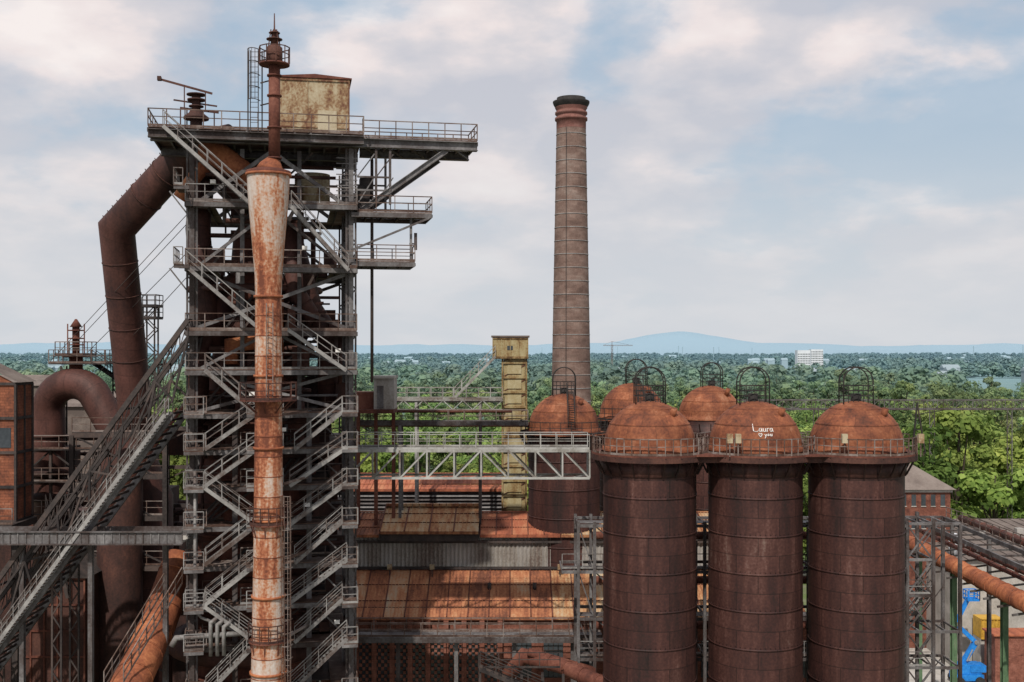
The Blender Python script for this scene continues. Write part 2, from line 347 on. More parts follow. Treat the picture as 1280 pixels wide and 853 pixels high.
def join_tree(T,name):
    vs=[];fs=[];ts=[];mi=[]
    for k,pp in enumerate(T.parts.values()):
        n=len(vs); vs+=pp.v; fs+=[tuple(i+n for i in f) for f in pp.f]; ts+=pp.t; mi+=[k]*len(pp.f)
    me=bpy.data.meshes.new(name); me.from_pydata(vs,[],fs)
    for pp in T.parts.values(): me.materials.append(pp.mat)
    me.attributes.new('tone','FLOAT','FACE').data.foreach_set('value',ts); me.polygons.foreach_set('material_index',mi); me.update()
    o=bpy.data.objects.new(name,me); sc.collection.objects.link(o); return o
protos=[join_tree(tree('t',22,(20,22,18,21,25)[i],(6.5,7.5,6,5.2,4.6)[i],.44,130,True,11+i),'broadleaf_tree_%d'%i) for i in range(5)]
def grove(seed):
    rn=random.Random(seed); T=Thing('g'); p=T.p('foliage',M['leaf'])
    for k in range(16):
        cx,cy=rn.uniform(-32,32),rn.uniform(-16,16); hh=rn.uniform(10,20); r=rn.uniform(5,8); t=rn.uniform(.1,.9)
        for q in range(70):
            d=Vector((rn.gauss(0,1),rn.gauss(0,1),abs(rn.gauss(0,1)))).normalized()
            pos=Vector((cx,cy,hh-r))+Vector((d.x*r,d.y*r,d.z*r))*rn.uniform(.7,1.1)
            if rn.random()<.25: pos.z=rn.uniform(2,hh-r)
            n=(d+Vector((rn.uniform(-1,1),rn.uniform(-1,1),rn.uniform(-.5,1)))*.6).normalized(); u=n.orthogonal().normalized(); v=n.cross(u); s=rn.uniform(1,2.3)
            p.quad(pos-u*s-v*s*.5,pos+u*s*.3-v*s*.8,pos+u*s+v*s*.4,pos-u*s*.2+v*s*.9,min(1,max(0,t+rn.uniform(-.2,.2))))
    return T
groves=[join_tree(grove(50+i),'grove_%d'%i) for i in range(4)]
forest=bpy.data.objects.new('forest',None); sc.collection.objects.link(forest)
def scatter(protos,pts,label):
    k=len(protos); buckets=[[] for _ in protos]
    for q in pts: buckets[random.randrange(k)].append(q)
    for pr,bk in zip(protos,buckets):
        vs=[];fs=[]
        for (x,y,z,s,a) in bk:
            n=len(vs); 
            for j in range(4):
                t=a+math.pi/2*j; vs.append((x+s*.7071*math.cos(t),y+s*.7071*math.sin(t),z))
            fs.append((n,n+1,n+2,n+3))
        me=bpy.data.meshes.new(label); me.from_pydata(vs,[],fs); e=bpy.data.objects.new(label,me); sc.collection.objects.link(e)
        e.instance_type='FACES'; e.use_instance_faces_scale=True; e.show_instancer_for_render=False; e.show_instancer_for_viewport=False
        e.parent=forest; pr.parent=e
pts=[]
D=190.0
while D<760:
    xw=D*.56; x=-xw
    st=9.5+D*.012
    while x<xw:
        px,py=x+R(-3,3),D+R(-4,4)
        dens=noise.noise((px/90,py/90,0)); u=640+px/py*F
        ok= dens>-.20
        if py<235 and u<1110 and R(0,1)<.5: ok=False
        if u>1110 and py<300: ok=True
        if ok:
            s=R(.65,1.15)*(1+.35*noise.noise((px/60,py/60,4)))
            if u>1120 and py<300: s=R(1.0,1.34)
            pts.append((px,py,0,s,R(0,6.28)))
        x+=st*R(.7,1.4)
    D+=12+D*.018
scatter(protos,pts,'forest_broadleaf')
pts=[]; D=740.
while D<5600:
    xw=D*.52; x=-xw
    while x<xw:
        px,py=x+R(-15,15),D+R(-15,15)
        if noise.noise((px/320,py/500,5))>-.12: pts.append((px,py,0,R(.65,1.45),R(-.5,.5)))
        x+=58*R(.8,1.3)
    D+=44+D*.035
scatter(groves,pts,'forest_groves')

# distant town
t=Thing('distant_town'); p=t.p('houses',M['town'])
for i in range(170):
    D=R(1100,4200); x=R(-.5,.5)*D; 
    if noise.noise((x/500,D/500,9))<-.05: continue
    w,d,h=R(8,24),R(8,14),R(12,18); p.box(x,x+w,D,D+d,0,h,R(0,1))
    n=len(p.v); p.v+=[(x-.5,D-.5,h+.01),(x+w+.5,D-.5,h+.01),(x+w+.5,D+d+.5,h+.01),(x-.5,D+d+.5,h+.01),(x,D+d/2,h+4),(x+w,D+d/2,h+4)]
    for f in ((0,1,5,4),(2,3,4,5),(0,4,3),(1,2,5)): p.face(tuple(n+k for k in f),0)
for i in range(12):
    D=R(3000,5000); x=R(-.48,.48)*D; p.box(x,x+2.0,D,D+2.,0,R(45,60),.2)
t.done()
for (u0,u1,vt,D) in ((997,1013,438,1500),(1014,1029,437,1540)):
    t=Thing('apartment_block'); p=t.p('walls',M['plaster']); q=t.p('windows',M['glass'])
    x0,x1=X(u0,D),X(u1,D); zt=Z(vt,D); p.box(x0,x1,D,D+14,0,zt)
    z=3
    while z<zt-3:
        for k in range(8):
            a=x0+(x1-x0)*(k+.2)/8; q.box(a,a+(x1-x0)/8*.6,D-.2,D-.02,z,z+1.3)
        z+=3
    t.done()
t=Thing('tower_crane'); p=t.p('mast',M['rail_rust']); D=1500; x=X(765,D)
p.lattice((x,D,0),(x,D,Z(431,D)),2,2.5,.35); p.lattice((x-12,D,Z(432,D)),(x+28,D,Z(432,D)),1.0,2.5,.22,(0,0,1)); p.beam((x,D,Z(431,D)),(x,D,Z(427,D)),.6)
p.beam((x,D,Z(427,D)),(x+22,D,Z(431,D)),.25);p.beam((x,D,Z(427,D)),(x-10,D,Z(431,D)),.25); t.done()

# =============================== brick chimney ============================================
t=Thing('brick_chimney'); p=t.p('shaft',M['chimney']); D=160; cx=X(714,D); s=D/F
def cr_(z):
    z0,z1=Z(490,D),Z(150,D); return (24.5+(18.2-24.5)*(z-z0)/(z1-z0))*s
zt=Z(162,D)
rn=random.Random(2)
zs=[zt*i/40 for i in range(41)]
for a,b in zip(zs[:-1],zs[1:]): p.lathe(cx,D,[(cr_(a),a),(cr_(b),b)],40,rn.uniform(.35,.75))
pr=t.p('head',M['chimney_red']); z1=Z(133,D); rt=cr_(zt)
pr.lathe(cx,D,[(rt+.01,zt),(rt+.02,zt+1.2),(rt+.22,zt+1.25),(rt+.22,zt+1.6),(rt,zt+1.65),(rt,zt+2.0),(rt+.2,zt+2.1),(rt+.2,zt+2.4),(rt,zt+2.5),(rt+.02,z1-.6),(rt+.2,z1-.3),(rt+.2,z1)],40,.6)
k=t.p('cap',M['black']); k.lathe(cx,D,[(rt+.1,z1-.35),(22*s,z1+.15),(23*s,z1+.45),(23*s,z1+.62),(18*s,z1+.75),(18*s,z1+1.15),(14*s,z1+1.15),(14*s,z1-2)],40)
b=t.p('iron_bands',M['galv']); z=6
while z<zt+.5:
    r=cr_(z); b.lathe(cx,D,[(r,z-.05),(r+.05,z-.05),(r+.05,z+.05),(r,z+.05)],40,.75); z+=1.9
l=t.p('ladder',M['steel_dark']); 
l.beam((cx-1.0,D-cr_(0)-.05,0),(cx-.8,D-cr_(zt)+.0,zt),.08)
t.done()

# =============================== hot blast stoves =========================================
def hoop(part,cx,cy,z0,w,h,dp):
    r=w/2; top=z0+h-r
    for yy in (cy-dp/2,cy+dp/2):
        pts=[(cx-r,yy,z0-.5),(cx-r,yy,top)]+[(cx-r*math.cos(a),yy,top+r*math.sin(a)) for a in [math.pi*i/12 for i in range(1,12)]]+[(cx+r,yy,top),(cx+r,yy,z0-.5)]
        part.tube(pts,.045,6)
        for zz in (z0+.35,z0+.7,z0+1.05): part.beam((cx-r,yy,zz),(cx+r,yy,zz),.045)
        for i in range(1,6): part.beam((cx-r+w*i/6,yy,z0-.5),(cx-r+w*i/6,yy,z0+1.05),.035)
    for i in range(0,13,3):
        a=math.pi*i/12; part.beam((cx-r*math.cos(a),cy-dp/2,top+r*math.sin(a)),(cx-r*math.cos(a),cy+dp/2,top+r*math.sin(a)),.045)
    for zz in (z0+.35,z0+1.05):
        for q in (-r,r): part.beam((cx+q,cy-dp/2,zz),(cx+q,cy+dp/2,zz),.045)
    part.tube([(cx,cy,z0-.6),(cx,cy,z0+.5)],.35,12)
def stove(u,D,r,zc,graf=False,ladder=False,off=0):
    t=Thing('hot_blast_stove'); cx=X(u,D)
    b=t.p('shell',M['rust_stove']); 
    z=2.6-2.5; rn=random.Random(int(u)); edges=[0.]
    while z<zc-2.5: edges.append(z+2.5); z+=2.5
    if edges[-1]>zc-1.95: edges.pop()
    edges.append(zc-1.9)
    for a,e in zip(edges[:-1],edges[1:]): b.lathe(cx,D,[(r,a),(r,e)],56,rn.uniform(.3,.7))
    b.lathe(cx,D,[(r+.0,zc-1.9),(r+.12,zc-1.85),(r+.12,zc-1.1),(r+.02,zc-1.05),(r,zc-.3)],56,R(.4,.6))
    for e in edges[1:-1]:
        b.lathe(cx,D,[(r,e-.06),(r+.035,e-.06),(r+.035,e+.06),(r,e+.06)],56,.35)
        for k in range(60):
            a=2*math.pi*k/60
            if math.sin(a)<.1: b.beam((cx+r*math.cos(a),D+r*math.sin(a),e+.16),(cx+(r+.03)*math.cos(a),D+(r+.03)*math.sin(a),e+.16),.06,.06,.75)
    for k in range(22):
        a=2*math.pi*k/22; b.beam((cx+(r+.1)*math.cos(a),D+(r+.1)*math.sin(a),zc-1.9),(cx+(r+.8)*math.cos(a),D+(r+.8)*math.sin(a),zc-.55),.08,.1)
    d=t.p('dome',M['rust_dome']); rd=r*.985
    prof=[(rd+.12,zc-.3),(rd+.12,zc-.05),(rd,zc)]+[(rd*math.cos(a),zc+rd*.98*math.sin(a)) for a in [math.pi/2*i/18 for i in range(1,18)]]+[(.02,zc+rd*.98)]
    d.lathe(cx,D,prof,56,R(.4,.65))
    for a in (math.radians(30),math.radians(56)):
        rr=rd*math.cos(a); zz=zc+rd*.98*math.sin(a); d.lathe(cx,D,[(rr+.03,zz-.06),(rr+.05,zz+.02),(rr-.05,zz+.07)],56,.3)
    top=zc+rd*.98
    c=t.p('top_cage',M['black']); hoop(c,cx+off,D,top,2.0*r/3.15,2.3*r/3.15,1.1)
    if ladder:
        for q in (-.3,.3):
            pts=[(cx+.5+q,D-(rd+.12)*math.cos(a),zc+(rd+.12)*math.sin(a)) for a in [math.radians(5+8*i) for i in range(11)]]; c.tube(pts,.04,5)
            pts=[(cx+.5+q,D-(rd+.9)*math.cos(a),zc+(rd+.9)*math.sin(a)) for a in [math.radians(15+7*i) for i in range(11)]]; c.tube(pts,.03,5)
        for i in range(22):
            a=math.radians(5+3.7*i); c.beam((cx+.2,D-(rd+.12)*math.cos(a),zc+(rd+.12)*math.sin(a)),(cx+.8,D-(rd+.12)*math.cos(a),zc+(rd+.12)*math.sin(a)),.04)
        c.rail([(cx+(r+.7)*math.cos(a),D+(r+.7)*math.sin(a),zc-.4) for a in [6.2832*i/26 for i in range(26)]],1.1,.045,1.2,True,True)
        d.lathe(cx,D,[(r,zc-.5),(r+.8,zc-.5),(r+.8,zc-.4),(r,zc-.4)],40,.3)
    d.tube([(cx+1.3,D-1.6,zc+2.0),(cx+1.45,D-1.8,zc+2.65)],.22,12)
    if graf:
        gp=t.p('graffiti',M['white'])
        def sph(px,pz):
            yy=math.sqrt(max(.1,(rd+.03)**2-px*px-(pz/.98)**2)); return Vector((cx+px,D-yy,zc+pz))
        def stroke(pl,ww=.045):
            for a,b_ in zip(pl[:-1],pl[1:]): gp.beam(sph(*a),sph(*b_),ww,.03)
        ox,oz,k=-.75,1.15,.45
        strokes=[[(0,1.1),(.05,.1),(.5,0),(.75,.15)],[(1.2,.5),(.95,.5),(.85,.2),(1.0,0),(1.2,.2),(1.2,.5),(1.25,0)],[(1.45,.5),(1.45,.1),(1.65,0),(1.8,.2),(1.8,.5),(1.85,0)],
                 [(2.05,0),(2.05,.5)],[(2.05,.35),(2.2,.5),(2.4,.45)],[(2.8,.5),(2.55,.5),(2.45,.2),(2.6,0),(2.8,.2),(2.8,.5),(2.9,0)],
                 [(1.0,-.75),(.75,-.4),(.85,-.2),(1.0,-.35),(1.15,-.2),(1.25,-.4),(1.0,-.75)],[(1.6,-.35),(1.75,-.6),(1.9,-.35),(1.65,-.95)],
                 [(2.1,-.6),(2.05,-.4),(2.2,-.3),(2.3,-.5),(2.1,-.6)],[(2.45,-.3),(2.5,-.6),(2.7,-.6),(2.7,-.3)]]
        for st in strokes: stroke([(ox+x*k,oz+z*k) for x,z in st])
    t.done(); return cx
zc=Z(557,77); DS=77
fx=[stove(812,DS,3.18,zc,False,False),stove(944,DS,3.18,zc,True,False,-.15),stove(1070,DS,3.18,zc,False,False)]
stove(705,101,3.22,Z(535,101),False,True); stove(790,107,3.1,Z(518,107),False,True,.4); stove(887,107,3.0,Z(520,107),False,False,.2)
t=Thing('stove_gallery'); dk=t.p('deck',M['rust_mid']); rl=t.p('railings',M['rail_rust']); gd=t.p('girders',M['rust_dark']); bx=t.p('floodlights',M['cream'])
zd=zc-.45
def ringoutline(cx,r,n=20,a0=180,a1=360):
    return [(cx+r*math.cos(math.radians(a0+(a1-a0)*i/n)),DS+r*math.sin(math.radians(a0+(a1-a0)*i/n)),zd+.06) for i in range(n+1)]
for cx in fx:
    dk.lathe(cx,DS,[(3.34,zd-.06),(4.0,zd-.06),(4.0,zd+.06),(3.34,zd+.06)],48,.5,0,2*math.pi,False)
    gd.lathe(cx,DS,[(3.96,zd-.42),(4.01,zd-.42),(4.01,zd-.065),(3.96,zd-.065),(3.96,zd-.42)],48,.6,0,2*math.pi,False)
    rl.rail(ringoutline(cx,3.95,22,182,358),1.1,.05,1.2); rl.rail(ringoutline(cx,3.95,16,10,170),1.1,.045,1.2)
for a,b in zip(fx[:-1],fx[1:]):
    m=(a+b)/2; dk.box(m-.9,m+.9,DS-3.0,DS+3.0,zd-.055,zd+.07); gd.box(m-1.1,m+1.1,DS-2.55,DS-2.5,zd-.5,zd-.07)
for x in (X(900,77),X(1037,77),X(910,77),X(1128,77)):
    bx.box(x-.18,x+.18,DS-3.6,DS-3.3,zd+.9,zd+1.5); rl.beam((x,DS-3.45,zd),(x,DS-3.45,zd+.9),.07)
mm=t.p('mast_frame',M['black']); xr=fx[2]+3.5
mm.beam((xr,DS-1,zd),(xr+.35,DS-1,zd+3.4),.1); mm.beam((xr+.9,DS-1,zd),(xr+.35,DS-1,zd+3.4),.08)
for q in (.8,1.6,2.4): mm.beam((xr+.1*q,DS-1,zd+q),(xr+.9-.15*q,DS-1,zd+q),.06)
mm.beam((xr,DS-1,zd+2.6),(xr+2.0,DS-1,zd+2.9),.05)
t.done()

t=Thing('stove_service_frame'); st=t.p('steelwork',M['steel']); rl=t.p('railings',M['galv']); pp=t.p('pipes',M['rust_mid'])
cols=[X(u,84) for u in (722,742,878,1006,1128)]
for x in cols:
    for y in (83,87): st.hcol((x,y,0),(x,y,Z(650,84)),.22)
for v in (655,712,770,820):
    z=Z(v,84); xa,xb=(cols[0] if v!=712 else X(702,84),cols[-1]) 
    for y in (83.0,87.0): st.beam((xa,y,z),(xb,y,z),.14,.22)
    st.box(xa,xb,83.1,84.3,z+.17,z+.22)
    if v in (712,820): rl.rail([(xa,83.05,z+.23),(xb,83.05,z+.23)],1.1)
    for i in range(24):
        x=xa+(xb-xa)*i/23; st.beam((x,83,z),(x,87,z),.1,.2)
for a,b in zip(cols[:-1],cols[1:]):
    vs=[655,712,770,820]
    for c,d in zip(vs[:-1],vs[1:]):
        st.beam((a,83.2,Z(c,84)),(b if b-a<4 else a+4,83.2,Z(d,84)),.09)
        if b-a>4: pp.tube([(a,86,Z(c,84)-1.2),(b,86,Z(c,84)-1.2)],.3,12)
t.done()

# =============================== casthouse ================================================
def roof(part,x0,x1,ya,za,yb,zb,step=1.85,rib=.09,seam=None):
    seam=seam or part
    n=max(1,round((x1-x0)/step))
    for i in range(n):
        a=x0+(x1-x0)*i/n; b=x0+(x1-x0)*(i+1)/n
        base=R(.15,.85)
        for j in range(3):
            t0,t1=j/3,(j+1)/3
            P=lambda x,t,o:(x,ya+(yb-ya)*t,za+(zb-za)*t+o)
            part.quad(P(a,t0,.03),P(b,t0,.03),P(b,t1,-.03),P(a,t1,-.03),base+R(-.13,.13))
            if j: seam.beam(P(a,t0,.02),P(b,t0,.02),.05,.06,.4)
        for q in range(1,6):
            xx=a+(b-a)*q/6; part.beam((xx,ya,za+.03),(xx,yb,zb+.03),.05,.05,base-.1)
        seam.beam((a,ya,za+.06),(a,yb,zb+.06),rib,.12,.4)
    part.beam((x0,ya,za-.1),(x1,ya,za-.1),.14,.22,.2); part.beam((x0,yb,zb+.08),(x1,yb,zb+.08),.2,.1,.3)
def corr(part,x0,x1,y,z0,z1,per=.36,amp=.07):
    n=int((x1-x0)/per*2); base=len(part.v)
    for i in range(n+1):
        x=x0+(x1-x0)*i/n; yy=y+(amp if i%2 else -amp); part.v+=[(x,yy,z0),(x,yy,z1)]
    tn=.5
    for i in range(n):
        if i%6==0: tn=R(.2,.8)
        a=base+2*i; part.face((a,a+2,a+3,a+1),tn)
t=Thing('casthouse'); wl=t.p('brick_walls',M['brick']); rf=t.p('lower_roof',M['roof']); cw=t.p('clerestory_cladding',M['corr']); rt=t.p('lantern_roof',M['roof_tan']); rr=t.p('upper_roof',M['roof_red']); dk=t.p('steelwork',M['steel_dark']); gl=t.p('windows',M['glass']); sm=t.p('roof_seams',M['rust_mid'])
xa,xb=X(400,92),X(1010,92)
z0,z1,z2,z3=Z(772,92),Z(712,98),Z(677,98),Z(668,98)
roof(rf,xa,X(690,92),92,z0,98,z1,1.8,.09,sm)
rf2=t.p('east_roof',M['roof_tan']); roof(rf2,X(691,92),xb,92.1,z0,98,z1,1.8,.09,sm)
corr(cw,xa,xb,98.12,z1-.3,z2+.6)
dk.box(xa,xb,97.8,98.0,z2-.12,z2+.08); dk.beam((xa,97.9,z1+.15),(xb,97.9,z1+.15),.25,.2)
zr=Z(641,103)
roof(rr,X(600,98),X(700,98),97.6,z3,103,zr,1.55,.09,sm); roof(rt,X(701,98),xb,97.6,z3,103,zr,1.8,.09,sm); roof(rf,xa,X(474,98),97.6,z3,103,zr,1.8,.09,sm)
xl0,xl1=X(475,97.5),X(598,97.5); roof(rt,xl0,xl1,97.2,z3+.35,102.6,zr+.75,2.05,.1,sm)
dk.box(xl0,xl1,97.35,97.5,z3-.5,z3+.2); dk.box(xl0,xl0+.12,97.3,102.6,z3-.4,z3+.3); dk.box(xl1-.12,xl1,97.3,102.6,z3-.4,z3+.3)
for i in range(14):
    x=xl0+(xl1-xl0)*(i+.5)/14; rt.box(x-.25,x+.25,101.9,102.4,zr+.72,zr+.95)
wl.box(xa,xb,92.35,93,0,z0-.15); wl.box(xa,xb,103.1,103.6,0,zr-.1)
wl.box(xa,xa+.5,93,103,0,z0); 
xs0,xs1=X(445,91.9),X(625,91.9); zz=z0-1.7
rows,cols_=24,46
for j in range(rows):
    for i in range(cols_):
        if (i+j)%2==0:
            a=xs0+(xs1-xs0)*i/cols_; b=xs0+(xs1-xs0)*(i+.85)/cols_; wl.box(a,b,92.0,92.35,zz-(j+.85)*.3,zz-j*.3,R(.4,1))
gl.box(xs0,xs1,92.2,92.34,zz-rows*.3,zz)  # dark sheet stands in for the shaded recess behind the brick lattice
for i in range(9):
    x=xs0+(xs1-xs0)*i/8; wl.box(x-.2,x+.2,91.9,92.34,0,z0-.25,.7)
dk.beam((xs0,91.85,zz+.15),(xs1,91.85,zz+.15),.15,.3)
for i in range(11):
    x=X(640,92)+i*2.6; gl.box(x,x+1.6,92.28,92.36,z0-5,z0-2)
    for q in range(1,4): dk.beam((x+.4*q,92.25,z0-5),(x+.4*q,92.25,z0-2),.05)
    for q in range(0,5): dk.beam((x,92.24,z0-5+.75*q),(x+1.6,92.24,z0-5+.75*q),.05)
wh=t.p('lamps',M['cream'])
for u in (487,540,700):
    x=X(u,97); wh.box(x-.2,x+.2,96.9,97.2,Z(712,97),Z(706,97)); dk.beam((x,97.05,Z(722,97)),(x,97.05,Z(712,97)),.08)
dk.beam((xa,93.2,z0+.55),(X(690,92),93.2,z0+.55),.06); 
for i in range(9): 
    x=xa+2+i*2.4; dk.beam((x,93.2,z0+.3),(x,93.2,z0+.6),.06)
for u in (612,668): x=X(u,96); dk.tube([(x,95.5,z0+1.4),(x,95.5,z0+2.1)],.16,10)
t.done()
t=Thing('engine_hall'); lv=t.p('louvre_wall',M['steel']); r2=t.p('roof',M['roof_red']); bw=t.p('walls',M['brick'])
xa,xb=X(400,115),X(650,115); zl,zu,zt=Z(642,115),Z(612,115),Z(594,120)
roof(r2,xa,xb,115,zu,121,zt,2.6); bw.box(xa,xb,115.6,121,0,zu-.2,.3)
for i in range(9):
    z=zl-1+(zu-zl+1)*i/9; lv.quad((xa,115.55,z+.28),(xb,115.55,z+.28),(xb,115.1,z),(xa,115.1,z),R(.4,.9))
cw=t.p('cladding',M['corr']); corr(cw,xa,xb,115.2,Z(668,115),Z(640,115))
t.done()

t=Thing('casthouse_gangway'); st=t.p('girder',M['steel']); rl=t.p('railing',M['rail_rust']); D=89; zz=Z(795,D)
xa,xb=X(425,D),X(752,D); st.box(xa,xb,D-.8,D+.8,zz+.05,zz+.12)
for y in (D-.8,D+.8): st.beam((xa,y,zz-.15),(xb,y,zz-.15),.12,.4); rl.rail([(xa,y,zz+.12),(xb,y,zz+.12)],1.1,.05,1.3)
n=18
for i in range(n+1):
    x=xa+(xb-xa)*i/n; st.beam((x,D-.8,zz),(x,D+.8,zz),.1,.15)
    if i%4==0: st.hcol((x,D,0),(x,D,zz-.2),.3)
t.done()
t=Thing('pipeline'); pp=t.p('pipe',M['rust_mid']); 
pp.tube([(X(630,84),84,Z(850,84)),(X(655,84),84,Z(820,84)),(X(700,82),82,Z(832,82)),(X(760,78),78,Z(858,78)),(X(800,76),76,Z(880,76))],.55,18,True,1.6)
pp.tube([(X(660,83),83,Z(815,83)),(X(740,83),83,Z(838,83)),(X(742,83),83,Z(900,83))],.3,14,True,1.8)
sr=t.p('gantry',M['steel_dark'])
for k in range(7):
    x=X(600+26*k,80); sr.beam((x,80,0),(x,80,Z(835+k*2,80)),.18)
sr.stairs((X(600,79),79,Z(835,79)),(X(680,79),79,Z(868,79)),.9); sr.rail([(X(598,79.5),79.5,Z(838,79)),(X(700,79.5),79.5,Z(838,79))],1.1)
t.done()

# =============================== lift tower, bridges ======================================
t=Thing('lift_tower'); D=110; x0,x1=X(628,D),X(658,D)
cl=t.p('cladding',M['yellow_steel']); fr=t.p('frame',M['rust_mid']); zt=Z(449,D)
cl.box(x0+.12,x1-.12,D+.12,D+2.6,0,zt,.6)
for x in (x0,x1):
    for y in (D,D+2.7): cl.beam((x,y,0),(x,y,zt),.16,None,.3)
z=1.0
while z<zt: 
    cl.beam((x0,D+.02,z),(x1,D+.02,z),.14,.2,.4); cl.beam((x0,D,z),(x0,D+2.7,z),.1)
    fr.beam((x0+.1,D+.08,z+.1),(x1-.1,D+.08,z+1.25),.07,.07,.4); cl.box(x0+.5,x1-.5,D+.02,D+.115,z+.35,z+1.2,R(.1,.9)); z+=1.45
hd=t.p('machine_room',M['yellow_steel']); hx0,hx1=X(616,D),X(660,D); hz=Z(422,D)
hd.box(hx0,hx1,D-.3,D+3.1,zt+.01,hz); rp=t.p('roof',M['slate']); rp.box(hx0-.15,hx1+.15,D-.45,D+3.25,hz+.003,hz+.18)
wn=t.p('window',M['glass']); wn.box(X(634,D),X(641,D),D-.34,D-.305,zt+.9,zt+1.3)
hd.beam((hx0,D-.33,zt+.15),(hx1,D-.33,zt+.15),.08,.2,.1); hd.beam((hx0,D-.33,hz-.1),(hx1,D-.33,hz-.1),.08,.16,.1)
for k in range(5): hd.beam((hx0+(hx1-hx0)*k/4,D-.33,zt),(hx0+(hx1-hx0)*k/4,D-.33,hz),.06)
t.done()
def bridge(name,xa,xb,y0,y1,z,h,bay,mt,girder=.3,truss=True,legs=(),rails=True,thick=.1):
    t=Thing(name); st=t.p('truss',mt); dk=t.p('deck',M['steel_dark'])
    dk.box(xa,xb,y0+.05,y1-.05,z,z+.06)
    n=max(1,round((xb-xa)/bay))
    for y in (y0,y1):
        st.beam((xa,y,z-.03),(xb,y,z-.03),.12,girder)
        if truss:
            st.beam((xa,y,z+h),(xb,y,z+h),thick*1.2,thick*1.4)
            for i in range(n):
                a=xa+(xb-xa)*i/n; b=xa+(xb-xa)*(i+1)/n
                st.beam((a,y,z),(a,y,z+h),thick); 
                if i<n/2: st.beam((a,y,z+h),(b,y,z),thick)
                else: st.beam((a,y,z),(b,y,z+h),thick)
            st.beam((xb,y,z),(xb,y,z+h),thick)
    if rails:
        rl=t.p('railings',mt)
        for y in (y0+.12,y1-.12): rl.rail([(xa,y,z+.06),(xb,y,z+.06)],1.1,.045,1.2)
    for i in range(n*2+1):
        x=xa+(xb-xa)*i/n/2; st.beam((x,y0,z-.1),(x,y1,z-.1),.08,.12)
    for x in legs:
        for y in (y0,y1): st.hcol((x,y,0),(x,y,z-.2),.25)
    return t
D=83
t=bridge('truss_bridge',X(432,D),X(737,D),D,D+2.4,Z(563,D),-Z(563,D)+Z(598,D),2.1,M['galv_light'],.24,True,(),True,.12)
st=t.parts['truss']
for k in range(12):
    a=X(432+25.4*k,D); st.beam((a,D,Z(598,D)),(a+1.5,D+2.4,Z(598,D)),.07)
t.done()
t=bridge('lift_walkway',X(492,D+26),X(628,D+26),109.2,110.8,Z(500,109),0,2,M['galv_light'],.5,False,(X(520,109),X(600,109)),True)
st=t.parts['truss']; zz=Z(500,109)
st.lattice((X(492,109),109,zz-.5),(X(628,109),109,zz-.5),.9,.9,.08,(0,0,1)); st.stairs((X(566,109),109.9,zz),(X(619,109),109.9,Z(446,109)),1.2); t.done()
t=bridge('upper_walkway',X(440,100),X(660,100),100,101.6,Z(529,100),0,2,M['steel'],.4,False,(X(500,100),X(600,100)),False)
r_=t.p('handrails',M['rail_rust']); z_=Z(529,100)
for y in (100,101.6): r_.rail([(X(440,100),y,z_),(X(660,100),y,z_)],1.1,.05,1.4)
pp=t.p('pipe',M['rust_mid']); pp.tube([(X(440,101),102.4,z_-.3),(X(700,101),102.4,z_-.3)],.22,12)
pp.tube([(X(440,101),102.6,z_+.9),(X(640,101),102.6,z_+.9)],.14,10)
t.done()
t=Thing('winch_cabin'); p=t.p('cabin',M['corr']); D=100; p.box(X(469,D),X(494,D),D-1,D+1.6,Z(511,D),Z(473,D)); q=t.p('roof',M['concrete']); q.box(X(467,D),X(495,D),D-1.2,D+1.8,Z(473,D)+.002,Z(470,D))
w_=t.p('door',M['steel']); w_.box(X(473,D),X(481,D),D-1.05,D-1.01,Z(510,D),Z(482,D)); f_=t.p('support',M['rust_mid'])
f_.box(X(447,D),X(494,D),D-1.4,D+2,Z(516,D),Z(511.2,D)); 
for u in (448,470,492): f_.hcol((X(u,D),D,0),(X(u,D),D,Z(516,D)),.3)
f_.box(X(444,D),X(468,D),D-.5,D+1.5,Z(511,D),Z(490,D)); t.done()
t=Thing('pipe_bridge'); st=t.p('truss',M['steel']); D=185; z=Z(512,D)
xa,xb=X(860,D),X(1400,D)
for y in (D,D+2.5):
    st.beam((xa,y,z),(xb,y,z),.16,.22); st.beam((xa,y,z+1.5),(xb,y,z+1.5),.12)
    n=44
    for i in range(n):
        a=xa+(xb-xa)*i/n; b=xa+(xb-xa)*(i+1)/n; st.beam((a,y,z),(a,y,z+1.5),.09); st.beam((a,y,z if i%2 else z+1.5),(b,y,z+1.5 if i%2 else z),.07)
for u in (905,1020,1165,1262,1360): st.lattice((X(u,D),D,0),(X(u,D),D,z),.8,1.6,.08)
t.done()

# =============================== blast furnace ============================================
BF=Thing('blast_furnace'); D0=75.
fr=BF.p('steel_frame',M['steel']); fd=BF.p('dark_steelwork',M['steel_dark']); dk=BF.p('platform_decks',M['rail_rust']); rl=BF.p('railings',M['rail_rust']); rg2=BF.p('galvanised_railings',M['galv']); sh=BF.p('furnace_shell',M['rust_mid']); pi=BF.p('pipes',M['downcomer']); sta=BF.p('staircases',M['galv']); po=BF.p('uptakes',M['rust_orange'])
XL,XR=X(240,D0),X(437,D0); YF,YB=75.,87.
zt=lambda v:Z(v,D0)
ytop=zt(180)
for x in (XL,XR):
    for y in (YF,(YF+YB)/2,YB):
        fr.lattice((x,y,0),(x,y,ytop),.62,.8,.09); fr.hcol((x,y+.01,0),(x,y+.01,ytop),.34)
for u in (292,384):
    for y in (YF+.2,YB-.2): fr.hcol((X(u,D0),y,0),(X(u,D0),y,zt(515)),.34)
for u in (300,372):
    fr.hcol((X(u,D0),YF+1.5,zt(515)),(X(u,D0),YF+1.5,ytop),.28)
levels=[254,334,414,463,517,562,608,657,706,756,806,870,940,1010]
yf=YF-1.55
